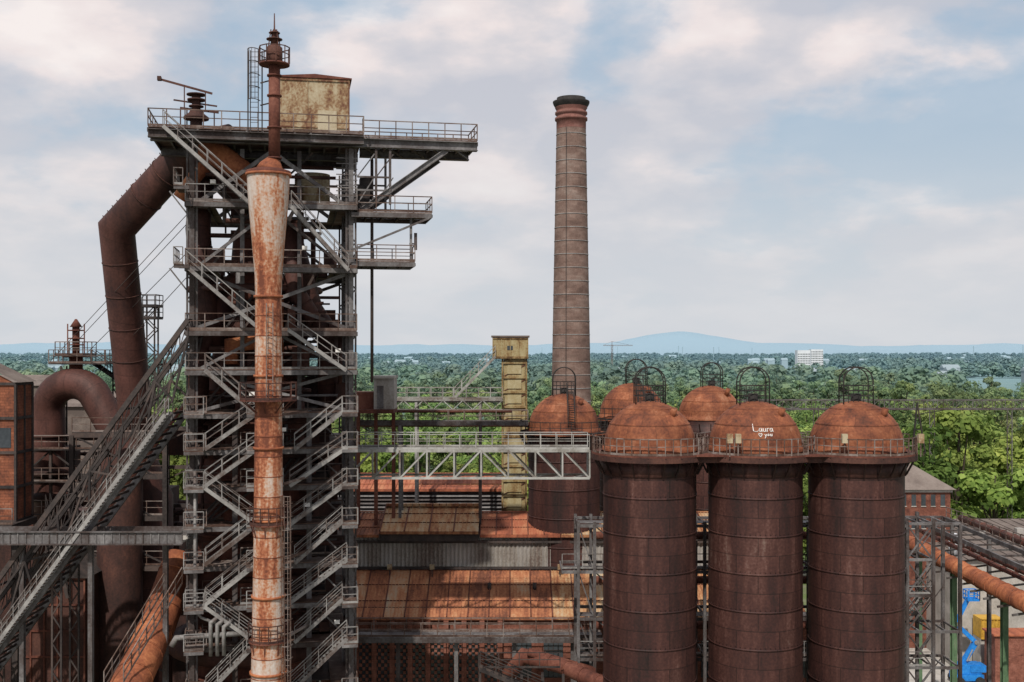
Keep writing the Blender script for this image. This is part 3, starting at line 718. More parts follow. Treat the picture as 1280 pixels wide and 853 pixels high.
for k,v in enumerate(levels):
    z=zt(v); a,b=XL-.35,XR+.35
    wv=1.7
    dk.box(a,b,YF-.9,YF+.9,z,z+.07); dk.box(a,b,YB-wv,YB+.4,z,z+.07); dk.box(a,a+wv,YF+.9,YB-wv,z,z+.07); dk.box(b-wv,b,YF+.9,YB-wv,z,z+.07)
    for y in (YF-.9,YF,YB): fr.beam((a,y,z-.17),(b,y,z-.17),.12,.3)
    for x in (a,XL,XR,b): fr.beam((x,YF-.9,z-.18),(x,YB+.4,z-.18),.12,.28)
    for i in range(10):
        x=a+(b-a)*i/9; fd.beam((x,YF-.9,z-.12),(x,YB+.4,z-.12),.07,.16)
    q=rg2 if k%3==0 else rl
    if v<500: q.rail([(a,YB+.4,z+.07),(a,YF-.9,z+.07),(b,YF-.9,z+.07),(b,YB+.4,z+.07)],1.1,.05,1.3)
    else:
        q.rail([(a,YF-.9,z+.07),(XL+1.0,YF-.9,z+.07)],1.1,.05,.9); q.rail([(X(300,D0),YF-.9,z+.07),(X(352,D0),YF-.9,z+.07)],1.1,.05,1.2); q.rail([(b,YF-.9,z+.07),(b,YB+.4,z+.07)],1.1,.05,1.3)
        q.rail([(a,YB+.4,z+.07),(a,YF-.9,z+.07)],1.1,.05,1.3)
        fd.box(XL,XR,YF+2.2,YB-2,z-.1,z-.02)
def xbrace(u0,u1,v0,v1,y,w=.2,single=False):
    fr.beam((X(u0,D0),y,zt(v0)),(X(u1,D0),y,zt(v1)),w,w)
    if not single: fr.beam((X(u1,D0),y+.02,zt(v0)),(X(u0,D0),y+.02,zt(v1)),w,w)
for y in (YF+.1,YB-.1):
    xbrace(246,338,254,186,y,.26,True); xbrace(432,338,254,186,y,.26,True)
    xbrace(246,338,334,260,y,.2,True); xbrace(432,338,334,260,y,.2,True)
    xbrace(246,432,410,340,y,.24); xbrace(246,338,463,414,y,.2,True); xbrace(432,338,463,414,y,.2,True)
    xbrace(246,432,515,466,y,.22)
lv=levels[4:11]
for a_,b_ in zip(lv[:-1],lv[1:]):
    xbrace(246,292,b_,a_,YF+.15,.1,True); xbrace(384,432,a_,b_,YF+.15,.1,True); xbrace(292,384,b_,a_,YB-.2,.16)
for a_,b_ in zip(levels[:-1],levels[1:]):
    for x in (XL,XR):
        fr.beam((x,YF,zt(a_)),(x,81,zt(b_)),.16); fr.beam((x,81,zt(b_)),(x,YB,zt(a_)),.16)
# top platform
zp=zt(165); a,b=X(190,D0),X(601,D0)
dk.box(a,XR+.8,YF-1.2,YB-3,zp,zp+.08); dk.box(XR+.8,b,YF,YF+4,zp,zp+.08)
for y in (YF-1.2,YF+.0,81,YB-3): fr.hcol((a,y,zp-.4),(XR+.8,y,zp-.4),.5)
for y in (YF,YF+4): fr.hcol((XR+.8,y,zp-.36),(b,y,zp-.36),.56)
for i in range(22):
    x=a+(b-a)*i/21; fr.beam((x,YF-1.2 if x<XR else YF,zp-.15),(x,YB-3 if x<XR else YF+4,zp-.15),.12,.26)
for i in range(5):
    x=XR+.8+(b-XR-.8)*i/5; x2=XR+.8+(b-XR-.8)*(i+1)/5; fr.beam((x,YF,zp-.6),(x2,YF+4,zp-.6),.1)
rl.rail([(a,YB-3,zp+.08),(a,YF-1.2,zp+.08),(XR+.8,YF-1.2,zp+.08),(XR+.8,YF,zp+.08),(b,YF,zp+.08),(b,YF+4,zp+.08),(XR+.8,YF+4,zp+.08),(XR+.8,YB-3,zp+.08),(a,YB-3,zp+.08)],1.15,.055,1.2)
for y in (YF,YF+4):
    fr.hcol((b-2.2,y,zp-.7),(XR,y,zt(268)),.32)
    for u in (487,469): fr.hcol((X(u,D0),y,zp-.6),(X(u,D0),y,zt(250)),.16)
    fr.beam((X(445,D0),y,zt(215)),(X(487,D0),y,zt(215)),.12); fr.beam((X(445,D0),y,zt(232)),(X(487,D0),y,zt(232)),.12)
for u0 in (445,469):
    fr.beam((X(u0,D0),YF,zt(215)),(X(u0+22,D0),YF,zt(185)),.08); fr.beam((X(u0,D0),YF,zt(250)),(X(u0+22,D0),YF,zt(215)),.08)
fd.box(X(450,D0),X(466,D0),YF+1,YF+2.5,zt(238),zt(212)); 
for k in range(8): fr.beam((X(418,D0),YF-.1,zt(192+7*k)),(X(445,D0),YF-.1,zt(192+7*k)),.06)
for v,u,y1 in ((262,540,YF+3),(325,518,YF+2.4)):
    z=zt(v); x1=X(u,D0); dk.box(XR+.4,x1,YF-.6,y1,z,z+.07)
    for y in (YF-.6,y1): fr.beam((XR,y,z-.16),(x1,y,z-.16),.14,.3)
    fr.beam((x1-.2,YF-.6,z-.3),(XR,YF-.6,z-2.6),.14) if v==262 else None
    for i in range(6):
        x=XR+(x1-XR)*i/5; fd.beam((x,YF-.6,z-.15),(x,y1,z-.15),.1,.2)
    rl.rail([(XR+.4,YF-.6,z+.07),(x1,YF-.6,z+.07),(x1,y1,z+.07),(XR+.4,y1,z+.07)],1.1,.05,1.2)
fr.hcol((X(514,D0),YF,zt(325)),(X(514,D0),YF,zt(266)),.16); fr.beam((X(512,D0),YF,zt(300)),(X(520,D0),YF,zt(300)),.1); fr.beam((X(520,D0),YF,zt(286)),(X(520,D0),YF,zt(308)),.2)
fd.box(X(446,D0),X(462,D0),YF+.5,YF+2,zt(262),zt(225))
pp=BF.p('riser_pipe',M['steel_dark']); pp.tube([(X(465,D0),YF+1,zt(480)),(X(465,D0),YF+1,zt(190))],.11,8)
# hut on top
hu=BF.p('top_hut',M['cream']); hx0,hx1=X(353,76.5),X(441,76.5); hz0,hz1=zp+.1,Z(94,77.5)
hu.box(hx0,hx1,77,82,hz0,hz1,.42)
rf=BF.p('hut_roof',M['rust_mid']); n=len(rf.v)
rf.v+=[(hx0-.15,76.85,hz1+.01),(hx1+.15,76.85,hz1+.01),(hx1+.15,82.2,hz1+.01),(hx0-.15,82.2,hz1+.01),(hx0-.15,76.85,hz1+.1),(hx1+.15,76.85,hz1+.1),(hx1+.15,82.2,hz1+.1),(hx0-.15,82.2,hz1+.1),((hx0+hx1)/2,76.85,hz1+.3),((hx0+hx1)/2,82.2,hz1+.3)]
for f in ((0,1,5,8,4),(3,7,9,6,2),(4,8,9,7),(8,5,6,9),(0,4,7,3),(1,2,6,5),(0,3,2,1)): rf.face(tuple(n+k for k in f),.5)
dr=BF.p('hut_frame',M['cream'])
dr.beam((hx0+1.9,76.985,hz0+1.6),(hx0+1.9,76.985,hz1),.05,.05,.2); dr.beam((hx0,76.97,hz0+.9),(hx1,76.97,hz0+.9),.05,.08,.2); dr.beam((hx0,76.96,hz1-.1),(hx1,76.96,hz1-.1),.08,.16,.1); dr.beam((hx1-.05,76.97,hz0),(hx1-.05,76.97,hz1),.1,.1,.1)
dr.box(X(402,77),X(426,77),76.93,76.99,hz0+.1,hz0+2.1,.9)
tk=BF.p('water_tank',M['cream']); tk.tube([(X(402,79),79,zt(241)),(X(402,79),79,zt(203))],1.25,24); 
bl=BF.p('bleeder_valve',M['rust_dark']); cx=X(242,D0); cy=YF+2
bl.tube([(cx,cy,zp),(cx,cy,zt(140))],.42,14); bl.tube([(cx,cy,zt(142)),(cx,cy,zt(139)),(cx,cy,zt(134)),(cx,cy,zt(130))],[.85,.85,.5,.4],16); bl.tube([(cx,cy,zt(130)),(cx,cy,zt(108))],.3,12); bl.tube([(cx,cy,zt(118)),(cx,cy,zt(116))],.6,16); bl.tube([(cx,cy,zt(126)),(cx,cy,zt(124.5))],.5,16)
bl.tube([(cx,cy,zt(111)),(cx,cy,zt(109.5))],.65,16)
bl.beam((X(196,D0),cy,zt(92)),(X(262,D0),cy,zt(108)),.09,.14); bl.beam((X(228,D0),cy-.4,zt(100)),(X(228,D0),cy-.4,zt(130)),.07); bl.beam((X(254,D0),cy-.4,zt(107)),(X(254,D0),cy-.4,zt(132)),.07)
for u_ in (230,248,264,222): bl.beam((X(u_,D0),cy+.3,zp),(X(u_,D0),cy+.3,zt(128)),.08)
bl.beam((X(222,D0),cy,zt(128)),(X(270,D0),cy,zt(132)),.1,.14); bl.beam((X(214,D0),cy,zt(118)),(X(268,D0),cy,zt(124)),.07,.1); bl.box(X(196,D0)-.1,X(199,D0),cy-.2,cy+.2,zt(94),zt(89))
# furnace shell
fx_,fy_=X(338,81),81.
sh.lathe(fx_,fy_,[(4.2,0),(4.2,14),(4.6,18),(4.6,24),(4.1,30),(3.5,36),(2.9,41),(2.6,43.5),(2.9,43.6),(2.9,44.4),(1.8,45.6),(1.6,48),(.9,49.5),(.9,52)],40,.3)
for z in range(15,43,2):
    r=4.7-.05*max(0,z-22)*2.2/2; sh.lathe(fx_,fy_,[(r-.3,z-.1),(r+.12,z-.1),(r+.12,z+.1),(r-.3,z+.1)],40,.2)
pi.tube([(fx_+5.6*math.cos(a),fy_+5.4*math.sin(a),19) for a in [2*math.pi*i/28 for i in range(29)]],.7,14,False)
pi.tube([(fx_+4.6*math.cos(a),fy_+4.6*math.sin(a),44.3) for a in [2*math.pi*i/28 for i in range(29)]],.25,10,False)
def ub(pts,r,part=pi,rings=2.4): part.tube(pts,r,20,True,rings)
ub([(fx_+2.4,79,40),(fx_+3.9,78.5,43),(fx_+2.6,78.5,47.5),(X(318,80),79.3,Z(240,80)),(X(268,80),80,Z(196,80))],.85)
ub([(fx_-2.4,79,40),(fx_-3.4,78.5,43),(fx_-3.9,79,48.5),(X(272,80),80,Z(200,80))],.85)
ub([(fx_+2.4,84,40),(fx_+3.9,84.5,43),(fx_+2.6,84.5,47.5),(X(268,80),81.5,Z(198,80))],.85)
ub([(X(322,76.5),76.3,Z(226,76.5)),(X(262,77),77.,Z(180,77))],.85,po,0)
ub([(X(226,76),77.6,Z(245,76)),(X(248,76),77.6,Z(212,76)),(X(270,77),77.6,Z(200,77))],.5,po,0)
ub([(X(300,78),77,Z(455,78)),(X(300,78),77,Z(432,78)),(X(330,78),77,Z(428,78))],.5,po,0)
ub([(X(356,78),77,Z(480,78)),(X(356,78),77,Z(375,78)),(X(344,78),78.5,Z(355,78))],.4,po,0)
ub([(X(265,80),78.5,Z(560,80)),(X(268,80),78.5,Z(440,80)),(X(304,80),79,Z(370,80))],.75); ub([(X(425,80),78.5,Z(520,80)),(X(425,80),78.5,Z(420,80)),(X(380,80),79,Z(350,80))],.8)
ub([(X(400,78),77.2,Z(400,78)),(X(376,78),77.2,Z(362,78)),(X(371,78),77.5,Z(280,78))],.65)
rn=random.Random(5)
eq=BF.p('equipment',M['rust_dark']); eg=BF.p('ducts',M['steel']); lm=BF.p('floodlights',M['white'])
for k,v in enumerate(levels[:11]):
    z=zt(v); nxt=zt(levels[k-1]) if k else ytop; hh=nxt-z
    for i in range(9 if k else 3):
        x=rn.uniform(XL+.5,XR-.9); y=rn.choice([rn.uniform(76.5,78),rn.uniform(84,86)]); w=rn.uniform(.4,1.2); h=min(hh*.7,rn.uniform(.6,2))
        eq.box(x,x+w,y,y+rn.uniform(.5,1.2),z+.08,z+h,rn.uniform(.1,.9))
    for i in range(5 if k else 2):
        x=rn.uniform(XL+.3,XR-.3); y=rn.uniform(76,85); r=rn.uniform(.07,.24); (eg if rn.random()<.4 else (po if rn.random()<.15 else eq)).tube([(x,y,z-1),(x,y,nxt)],r,8)
    for i in range(5):
        zz=z+rn.uniform(.3,.9)*hh; y=rn.uniform(76,80); r=rn.uniform(.06,.2); (eg if rn.random()<.35 else eq).tube([(XL+rn.uniform(0,3),y,zz),(XR-rn.uniform(0,3),y,zz)],r,8)
    for i in range(3):
        x=rn.uniform(XL,XR-4); fd.beam((x,76.5,z),(x+rn.uniform(2,4),77,nxt),.14)
    x=rn.uniform(XL,XR); lm.box(x,x+.35,YF-1.1,YF-.95,z+1.2,z+1.45,.8)
    if v>500:
        eq.box(XL+1,XR-1,YB-1.2,YB-.9,z,z+hh*.75,.2)
        rl.rail([(XL+.5,YF+2.3,z),(XR-.5,YF+2.3,z)],1.1,.05,1.2)
def fl(u0,v0,u1,v1,y=yf): 
    sta.stairs((X(u0,y),y,Z(v0,y)),(X(u1,y),y,Z(v1,y)),.85)
fl(306,254,200,160); fl(428,336,356,256); fl(320,414,228,334); fl(425,464,352,412); fl(312,518,250,463)
for zq,vv in ((zt(334),334),(zt(238),238)):
    dk.box(X(213,yf),XL-.36,yf-.6,YF+1.5,zq,zq+.06); rg2.rail([(XL-.4,yf-.55,zq+.06),(X(213,yf),yf-.55,zq+.06),(X(213,yf),YF+1.5,zq+.06)],1.1,.05,1.0)
    fr.beam((XL-.3,YF,zq-1.6),(X(213,D0),YF,zq-.1),.1); fr.beam((X(213,yf),yf-.5,zq-.1),(XL,yf-.5,zq-.1),.1,.24)
pat=[(0,0),(0,1),(1,1),(0,0),(0,1),(1,0),(0,1),(0,0)]
for i_,(a_,b_) in enumerate(zip(levels[4:12][:-1],levels[4:12][1:])):
    fa,fb=pat[i_]
    if fa: fl(312,b_,250,a_+2)
    else: fl(250,b_,312,a_+2)
    if fb: fl(354,b_+2,426,a_)
    else: fl(360,b_+2,420,a_,yf) 
for v in levels[4:12]:
    z=zt(v)
    for x0_,x1_ in ((XL-.35,XL+.9),(X(308,D0),X(352,D0)),(X(424,D0),XR+.35)):
        dk.box(x0_,x1_,yf-.45,YF-.92,z+.005,z+.065); fr.beam((x0_,yf-.45,z-.1),(x1_,yf-.45,z-.1),.08,.2); rg2.rail([(x0_,yf-.42,z+.07),(x1_,yf-.42,z+.07)],1.1,.05,.9)
wp=BF.p('water_pipes',M['galv'])
for k in range(3):
    x=X(255+8*k,73); wp.tube([(x,73,Z(822,73)),(x,73,Z(780+3*k,73)),(x+.3,73,Z(776+3*k,73)),(x+.5,74,Z(776+3*k,73))],.13,8)
wp.tube([(X(238,73.5),73.4,Z(590,73)),(X(238,73.5),73.4,Z(765,73)),(X(246,73.5),73.4,Z(775,73)),(X(300,73.5),73.4,Z(800,73))],.1,8)
wp.tube([(X(210,73.5),73.2,Z(808,73)),(X(216,73.5),73.2,Z(798,73)),(X(300,73.5),73.2,Z(796,73))],.18,10)
BF.yaw(XL,YF,math.radians(11))
BF.done()

# rusty stand pipe with mast in front
t=Thing('flare_stack'); w=t.p('pipe',M['white_pipe']); D=70.; cx=X(335.5,D); s=D/F
def rv(v): 
    pts=[(218,26.5),(250,25),(300,20.5),(345,16.8),(370,16.2),(480,16.4),(600,17.5),(700,18.5),(853,21.5),(1200,24)]
    for (a,ra),(b,rb) in zip(pts[:-1],pts[1:]):
        if v<=b: return (ra+(rb-ra)*(v-a)/(b-a))*s
    return pts[-1][1]*s
vs=[218,225,240,265,285,305,325,345,370]+list(range(395,1000,25))+[1230]
segt=random.Random(3)
for a,b in zip(vs[:-1],vs[1:]):
    tn=segt.uniform(.48,.6) if a<345 else (segt.uniform(.24,.42) if a<500 else (segt.uniform(.28,.48) if a<640 else segt.uniform(.38,.56)))
    w.lathe(cx,D,[(rv(b),Z(b,D)),(rv(a),Z(a,D))],32,tn)
    if a>=370: w.lathe(cx,D,[(rv(a),Z(a+.6,D)),(rv(a)+.02,Z(a+.5,D)),(rv(a)+.02,Z(a-.5,D)),(rv(a),Z(a-.6,D))],32,.1)
r=t.p('flanges',M['rust_orange']); 
for v in (219,371,470,560,650,745,800,840): r.lathe(cx,D,[(rv(v),Z(v+1.5,D)),(rv(v)+.1,Z(v+1.5,D)),(rv(v)+.1,Z(v-1.5,D)),(rv(v),Z(v-1.5,D))],32)
m_=t.p('mast',M['rust_mid']); mr_=7.2*s; mx=X(343,D)
m_.lathe(cx,D,[(27.5*s,Z(218,D)),(27.8*s,Z(214.5,D)),(20*s,Z(212,D))],28); 
r.tube([(cx+.1,D,Z(215,D)),(cx+.2,D,Z(208,D)),(mx,D,Z(198,D))],[.9,.75,mr_],18,True,0,.4)
m_.tube([(mx,D,Z(198,D)),(mx,D,Z(80,D))],[mr_,mr_],18,True,0,.7)
for v in (198,160,120,95): m_.tube([(mx,D,Z(v+1,D)),(mx,D,Z(v-1,D))],mr_+.1,18)
m_.tube([(mx,D,Z(82,D)),(mx,D,Z(80,D))],.95,18); bk_=t.p('tip',M['rust_dark'])
bk_.tube([(mx,D,Z(80,D)),(mx,D,Z(74,D)),(mx,D,Z(60,D)),(mx,D,Z(57,D))],[.42,.5,.5,.3],16); bk_.tube([(mx,D,Z(57,D)),(mx,D,Z(40,D)),(mx,D,Z(36,D)),(mx,D,Z(17,D))],[.2,.16,.05,.03],10)
bk_.tube([(mx,D,Z(50,D)),(mx,D,Z(49,D))],.5,12); bk_.tube([(mx,D,Z(42,D)),(mx,D,Z(41,D))],.35,12)
rl=t.p('ring_railings',M['rust_dark']); dk=t.p('ring_decks',M['rust_mid'])
rl.rail([(mx+.95*math.cos(a),D+.95*math.sin(a),Z(80,D)) for a in [6.283*i/10 for i in range(10)]],1.0,.045,.7,False,True)
for k in range(4):
    a=.785+k*1.571; rl.beam((mx+.6*math.cos(a),D+.6*math.sin(a),Z(80,D)),(mx+.25*math.cos(a),D+.25*math.sin(a),Z(38,D)),.05)
for v,ro in ((500,35),(655,23),(800,25)):
    ro*=s; z=Z(v,D); dk.lathe(cx,D,[(rv(v)-.02,z-.06),(ro,z-.06),(ro,z+.03),(rv(v)-.02,z+.03)],24,.5,0,6.28318530718,False)
    rl.rail([(cx+ro*math.cos(a),D+ro*math.sin(a),z+.03) for a in [6.283*i/14 for i in range(14)]],1.05,.05,.9,True,True)
    for k in range(8):
        a=k*.785; dk.beam((cx+rv(v)*math.cos(a),D+rv(v)*math.sin(a),z-.8),(cx+ro*.95*math.cos(a),D+ro*.95*math.sin(a),z-.08),.06)
lq=t.p('ladder',M['rail_rust']); lx=cx+1.15
lq.ladder(lx,D,Z(853,D)-6,Z(620,D),True,.4); lq.ladder(cx+.3,D-rv(600)-.15,Z(500,D),Z(380,D),False,.4)
for v in (520,608,706,806): lq.beam((cx-.5,D+.5,Z(v,D)),(cx-1.5,D+4.6,Z(v,D)),.14); lq.beam((cx+.5,D+.5,Z(v,D)),(cx+1.5,D+5,Z(v,D)),.14)
ld=t.p('mast_ladder',M['steel_dark']); lx=X(317,71)
ld.ladder(lx,71.2,Z(165,71),Z(62,71),True,.5); ld.beam((lx-.45,71.4,Z(165,71)),(lx-.45,71.4,Z(62,71)),.07); ld.beam((lx+.45,71.4,Z(165,71)),(lx+.45,71.4,Z(62,71)),.07)
for k in range(3): ld.beam((lx+.4,71.2,Z(75+28*k,71)),(mx,70.2,Z(75+28*k,71)),.07)
t.done()

# =============================== downcomer + dust catcher =================================
t=Thing('downcomer_pipe'); p=t.p('pipe',M['downcomer'])
p.tube([(X(290,82),82,Z(172,82)),(X(236,83),83,Z(188,83)),(X(146,86),86,Z(286,86)),(X(168,90),90,Z(505,90)),(X(168,90),90,Z(560,90))],[1.0,1.28,1.32,1.32,1.35],32,True,0,.55)
rg=t.p('rings',M['rust_dark'])
segs=[((X(236,83),83,Z(188,83)),(X(146,86),86,Z(286,86))),((X(146,86),86,Z(286,86)),(X(168,90),90,Z(505,90)))]
for a,b in segs:
    a,b=Vector(a),Vector(b); d=(b-a).normalized(); L=(b-a).length
    for k in range(1,int(L/2.6)): q=a+d*k*2.6; rg.tube([q-d*.04,q+d*.04],1.36,28)
a=Vector(segs[0][0])+Vector((-1.0,0,.85)); b=Vector(segs[0][1])+Vector((-1.0,0,.85))
for k in range(16): pz=a.lerp(b,k/15); rg.beam(pz,pz+Vector((-.08,0,.16)),.06)
t.done()
t=Thing('dust_catcher'); p=t.p('vessel',M['downcomer']); D=90; cx=X(168,D)
p.lathe(cx,D,[(1.0,4),(3.0,9),(3.0,Z(620,D)),(1.4,Z(560,D)),(1.38,Z(545,D))],36)
q=t.p('cyclone_shell',M['rust_dark']); q.lathe(X(150,86),86,[(1.6,0),(1.7,Z(600,86)),(1.2,Z(570,86))],28,.4)
f=t.p('frame',M['steel_dark']); rl=t.p('railings',M['rail_rust'])
for x in (cx-3.6,cx+3.6):
    for y in (D-3.6,D+3.6): f.hcol((x,y,0),(x,y,Z(540,D)),.35)
for v in (540,590,640,700,770):
    z=Z(v,D); f.beam((cx-3.6,D-3.6,z),(cx+3.6,D-3.6,z),.2,.35); f.box(cx-3.6,cx+3.6,D-3.6,D-2.6,z+.18,z+.24); rl.rail([(cx-3.6,D-3.6,z+.25),(cx+3.6,D-3.6,z+.25)],1.1)
    f.beam((cx-3.6,D-3.6,z),(cx+3.6,D-3.6,z-3.5),.12); f.beam((cx+3.6,D+3.6,z),(cx-3.6,D+3.6,z-3.5),.12)
    for y in(D+3.6,): f.beam((cx-3.6,y,z),(cx+3.6,y,z),.2,.3)
t.done()
t=Thing('gooseneck_gas_main'); p=t.p('pipe',M['downcomer']); D=94
pts=[(X(62,D),D,10),(X(62,D),D,Z(530,D))]
for i in range(13):
    a=math.pi-math.pi*i/12*.86; pts.append((X(97,D)+2.4*math.cos(a),D-.12*i,Z(512,D)+2.2*math.sin(a)))
pts+=[(X(150,D-2),D-1.5,Z(552,D)),(X(168,D-3),D-2,Z(590,D))]
p.tube(pts,1.28,26,True,0,.75)
rg=t.p('flanges',M['rust_dark'])
for v in (560,600,545): rg.tube([(X(62,D),D,Z(v,D)-.08),(X(62,D),D,Z(v,D)+.08)],1.45,26)
for v in (590,620): rg.lathe(X(62,D),D,[(1.3,Z(v+6,D)),(1.75,Z(v+3,D)),(1.75,Z(v-3,D)),(1.3,Z(v-6,D))],26)
vt=t.p('valve_tower',M['rust_mid']); cx=X(95,D); 
vt.tube([(cx,D,Z(470,D)),(cx,D,Z(445,D))],.55,14); vt.tube([(cx,D,Z(447,D)),(cx,D,Z(443,D))],1.1,14); vt.tube([(cx,D,Z(443,D)),(cx,D,Z(405,D))],.3,12)
for v in (432,424,414): vt.tube([(cx,D,Z(v,D)),(cx,D,Z(v-1.5,D))],.62,12)
vt.tube([(cx,D,Z(409,D)),(cx,D,Z(399,D))],[.5,.08],12)
vt.beam((cx-.7,D,Z(445,D)),(cx-.7,D,Z(405,D)),.08); vt.beam((cx+.7,D,Z(445,D)),(cx+.7,D,Z(405,D)),.08)
pf=t.p('platform',M['steel_dark']); rl=t.p('railings',M['rail_rust'])
for xa,xb,v in ((70,140,454),(78,112,444)):
    z=Z(v,D); pf.box(X(xa,D),X(xb,D),D-1.5,D+1.5,z-.1,z); rl.rail([(X(xa,D),D-1.5,z),(X(xb,D),D-1.5,z),(X(xb,D),D+1.5,z),(X(xa,D),D+1.5,z)],1.1,.05,1.1,True,True)
for u in (72,138): pf.lattice((X(u,D),D+1.3,0),(X(u,D),D+1.3,Z(458,D)),.5,.9,.07)
pf.stairs((X(150,D),D+1,Z(480,D)),(X(112,D),D+1,Z(454,D)),.8)
for v in (560,600,640):
    z=Z(v,D-2); pf.box(X(30,D),X(135,D),D-3.2,D-2.2,z-.1,z); rl.rail([(X(30,D),D-3.2,z),(X(135,D),D-3.2,z)],1.1,.05,1.3)
    for u in (34,80,132): pf.hcol((X(u,D),D-2.7,0),(X(u,D),D-2.7,z),.2)
pf.beam((X(34,D),D-2.7,Z(600,D)),(X(80,D),D-2.7,Z(560,D)),.12); pf.beam((X(80,D),D-2.7,Z(560,D)),(X(132,D),D-2.7,Z(600,D)),.12)
eqp=t.p('valve_housings',M['rust_dark']); rr2=random.Random(9)
for i in range(16):
    x=X(rr2.uniform(30,215),98); z=Z(rr2.uniform(540,760),98); eqp.box(x,x+rr2.uniform(.8,2.6),96,98.5,z,z+rr2.uniform(.6,2.4),rr2.uniform(0,1))
for i in range(7):
    z=Z(rr2.uniform(545,800),97); eqp.tube([(X(20,97),97+i*.3,z),(X(232,97),97+i*.3,z+rr2.uniform(-.5,.5))],rr2.uniform(.15,.5),12,True,2)
for i in range(7):
    x=X(30+30*i,99); pf.hcol((x,99,0),(x,99,Z(rr2.uniform(535,600),99)),.25)
t.done()
t=Thing('lattice_mast'); p=t.p('mast',M['steel_dark']); D=98
for q in (0,1.0): p.lattice((X(186,D),D+q,0),(X(186,D),D+q,Z(383,D)),1.0,1.0,.08)
for v in (383,398): p.rail([(X(176,D),D-.5,Z(v,D)),(X(197,D),D-.5,Z(v,D)),(X(197,D),D+1.5,Z(v,D)),(X(176,D),D+1.5,Z(v,D))],1.0,.05,.8,True,True); p.box(X(176,D),X(197,D),D-.5,D+1.5,Z(v,D)-.08,Z(v,D))
t.done()
t=Thing('stay_cables'); p=t.p('cables',M['steel_dark'])
for a,b in (((236,250),(60,455)),((236,262),(84,440)),((236,300),(110,440)),((236,330),(120,470))):
    p.beam((X(a[0],76),78,Z(a[1],76)),(X(b[0],94),94,Z(b[1],94)),.035)
t.done()

# =============================== skip hoist incline =======================================
t=Thing('skip_hoist_incline'); fr=t.p('truss',M['steel_dark']); fs_=t.p('lower_chord',M['steel']); wk=t.p('walkway_stairs',M['galv']); ra=t.p('rails',M['rust_mid'])
def L3(u,v,y): return Vector((X(u,y),y,Z(v,y)))
for y,w in ((74.,.24),(77.4,.22)):
    T0,T1=L3(235,400,74.),L3(0,722,74.); B0,B1=L3(216,517,74.),L3(0,812,74.)
    T0.y=T1.y=B0.y=B1.y=y
    dT=(T1-T0); dB=(B1-B0); kT=(0.5-T0.z)/dT.z; kB=(.5-B0.z)/dB.z
    T1=T0+dT*kT; B1=B0+dB*kB
    up=Vector((0,0,.5)); 
    fr.beam(T0,T1,w,w*1.3); fr.beam(T0-up*2.2,T1-up*2.2,w*.6); fs_.beam(B0,B1,w,w*1.8); fr.beam(B0+up*1.8,B1+up*1.8,w*.5)
    n=14
    for i in range(n):
        a=T0.lerp(T1,i/n)-up*2.2; b=B0.lerp(B1,i/n)+up*1.8; c=T0.lerp(T1,(i+1)/n)-up*2.2; d=B0.lerp(B1,(i+1)/n)+up*1.8
        fr.beam(a,b,.14); fr.beam(a,d,.12) if i%2 else fr.beam(c,b,.12)
        for q in range(4):
            e=T0.lerp(T1,(i+q/4)/n); fr.beam(e,e-up*2.2,.06); e2=T0.lerp(T1,(i+q/4+.25)/n)-up*2.2; fr.beam(e,e2,.05)
            e=B0.lerp(B1,(i+q/4)/n); fr.beam(e,e+up*1.8,.06)
    if y==74.: TT,TB,BB0,BB1=T0.copy(),T1.copy(),B0.copy(),B1.copy()
n=70
off=Vector((0,3.4,0))
for i in range(n):
    a=BB0.lerp(BB1,i/n); fr.beam(a,a+off,.1,.16)
    if i%5==0: a=TT.lerp(TB,i/n); fr.beam(a,a+off,.1,.14); 
    if i%10==0: a=TT.lerp(TB,i/n); b=TT.lerp(TB,min(1,(i+10)/n)); fr.beam(a,b+off,.08)
for q in (.9,2.4): ra.beam(BB0+Vector((0,q,.3)),BB1+Vector((0,q,.3)),.09,.16)
wk.stairs(BB1+Vector((-.2,-.65,0)),BB0+Vector((-.2,-.65,0)),.8)
for k in (.3,.5,.72):
    a=BB0.lerp(BB1,k)
    for y in (74.2,77.2): fr.lattice((a.x,y,0),(a.x,y,a.z),.6,.9,.08)
t.done()
t=Thing('conveyor_gantry'); p=t.p('girder',M['steel']); dk=t.p('deck',M['concrete']); D=73.; z=Z(679,D)
xa,xb=X(2,D)-3,X(228,D); dk.box(xa,xb,D+.1,D+2.4,z,z+.1); p.box(xa,xb,D,D+.08,z-.05,z+.7,.6); p.box(xa,xb,D+2.45,D+2.5,z-.05,z+.7)
for i in range(30): x=xa+(xb-xa)*i/29; p.beam((x,D-.03,z-.05),(x,D-.03,z+.7),.07)
p.beam((xa,D-.04,z+.73),(xb,D-.04,z+.73),.2,.08); p.beam((xa,D-.04,z-.08),(xb,D-.04,z-.08),.2,.08)
for u in (18,105,200): p.hcol((X(u,D),D+1.2,0),(X(u,D),D+1.2,z-.15),.3)
t.done()
t=Thing('inclined_gas_duct'); p=t.p('duct',M['rust_orange']); 
p.tube([(X(222,78),79,Z(700,78)),(X(192,75),76,Z(785,75)),(X(160,70),70,Z(862,70)),(X(125,66),66,Z(960,66))],1.2,26,True,1.7,.3); q=t.p('railing',M['rail_rust'])
A=Vector((X(205,74),74,Z(738,74))); B=Vector((X(130,68.5),68.5,Z(862,68.5)))
q.rail([A,B],1.1,.05,.9); q.rail([A+Vector((1.2,0,.4)),B+Vector((1.2,0,.4))],1.1,.05,.9)
t.done()
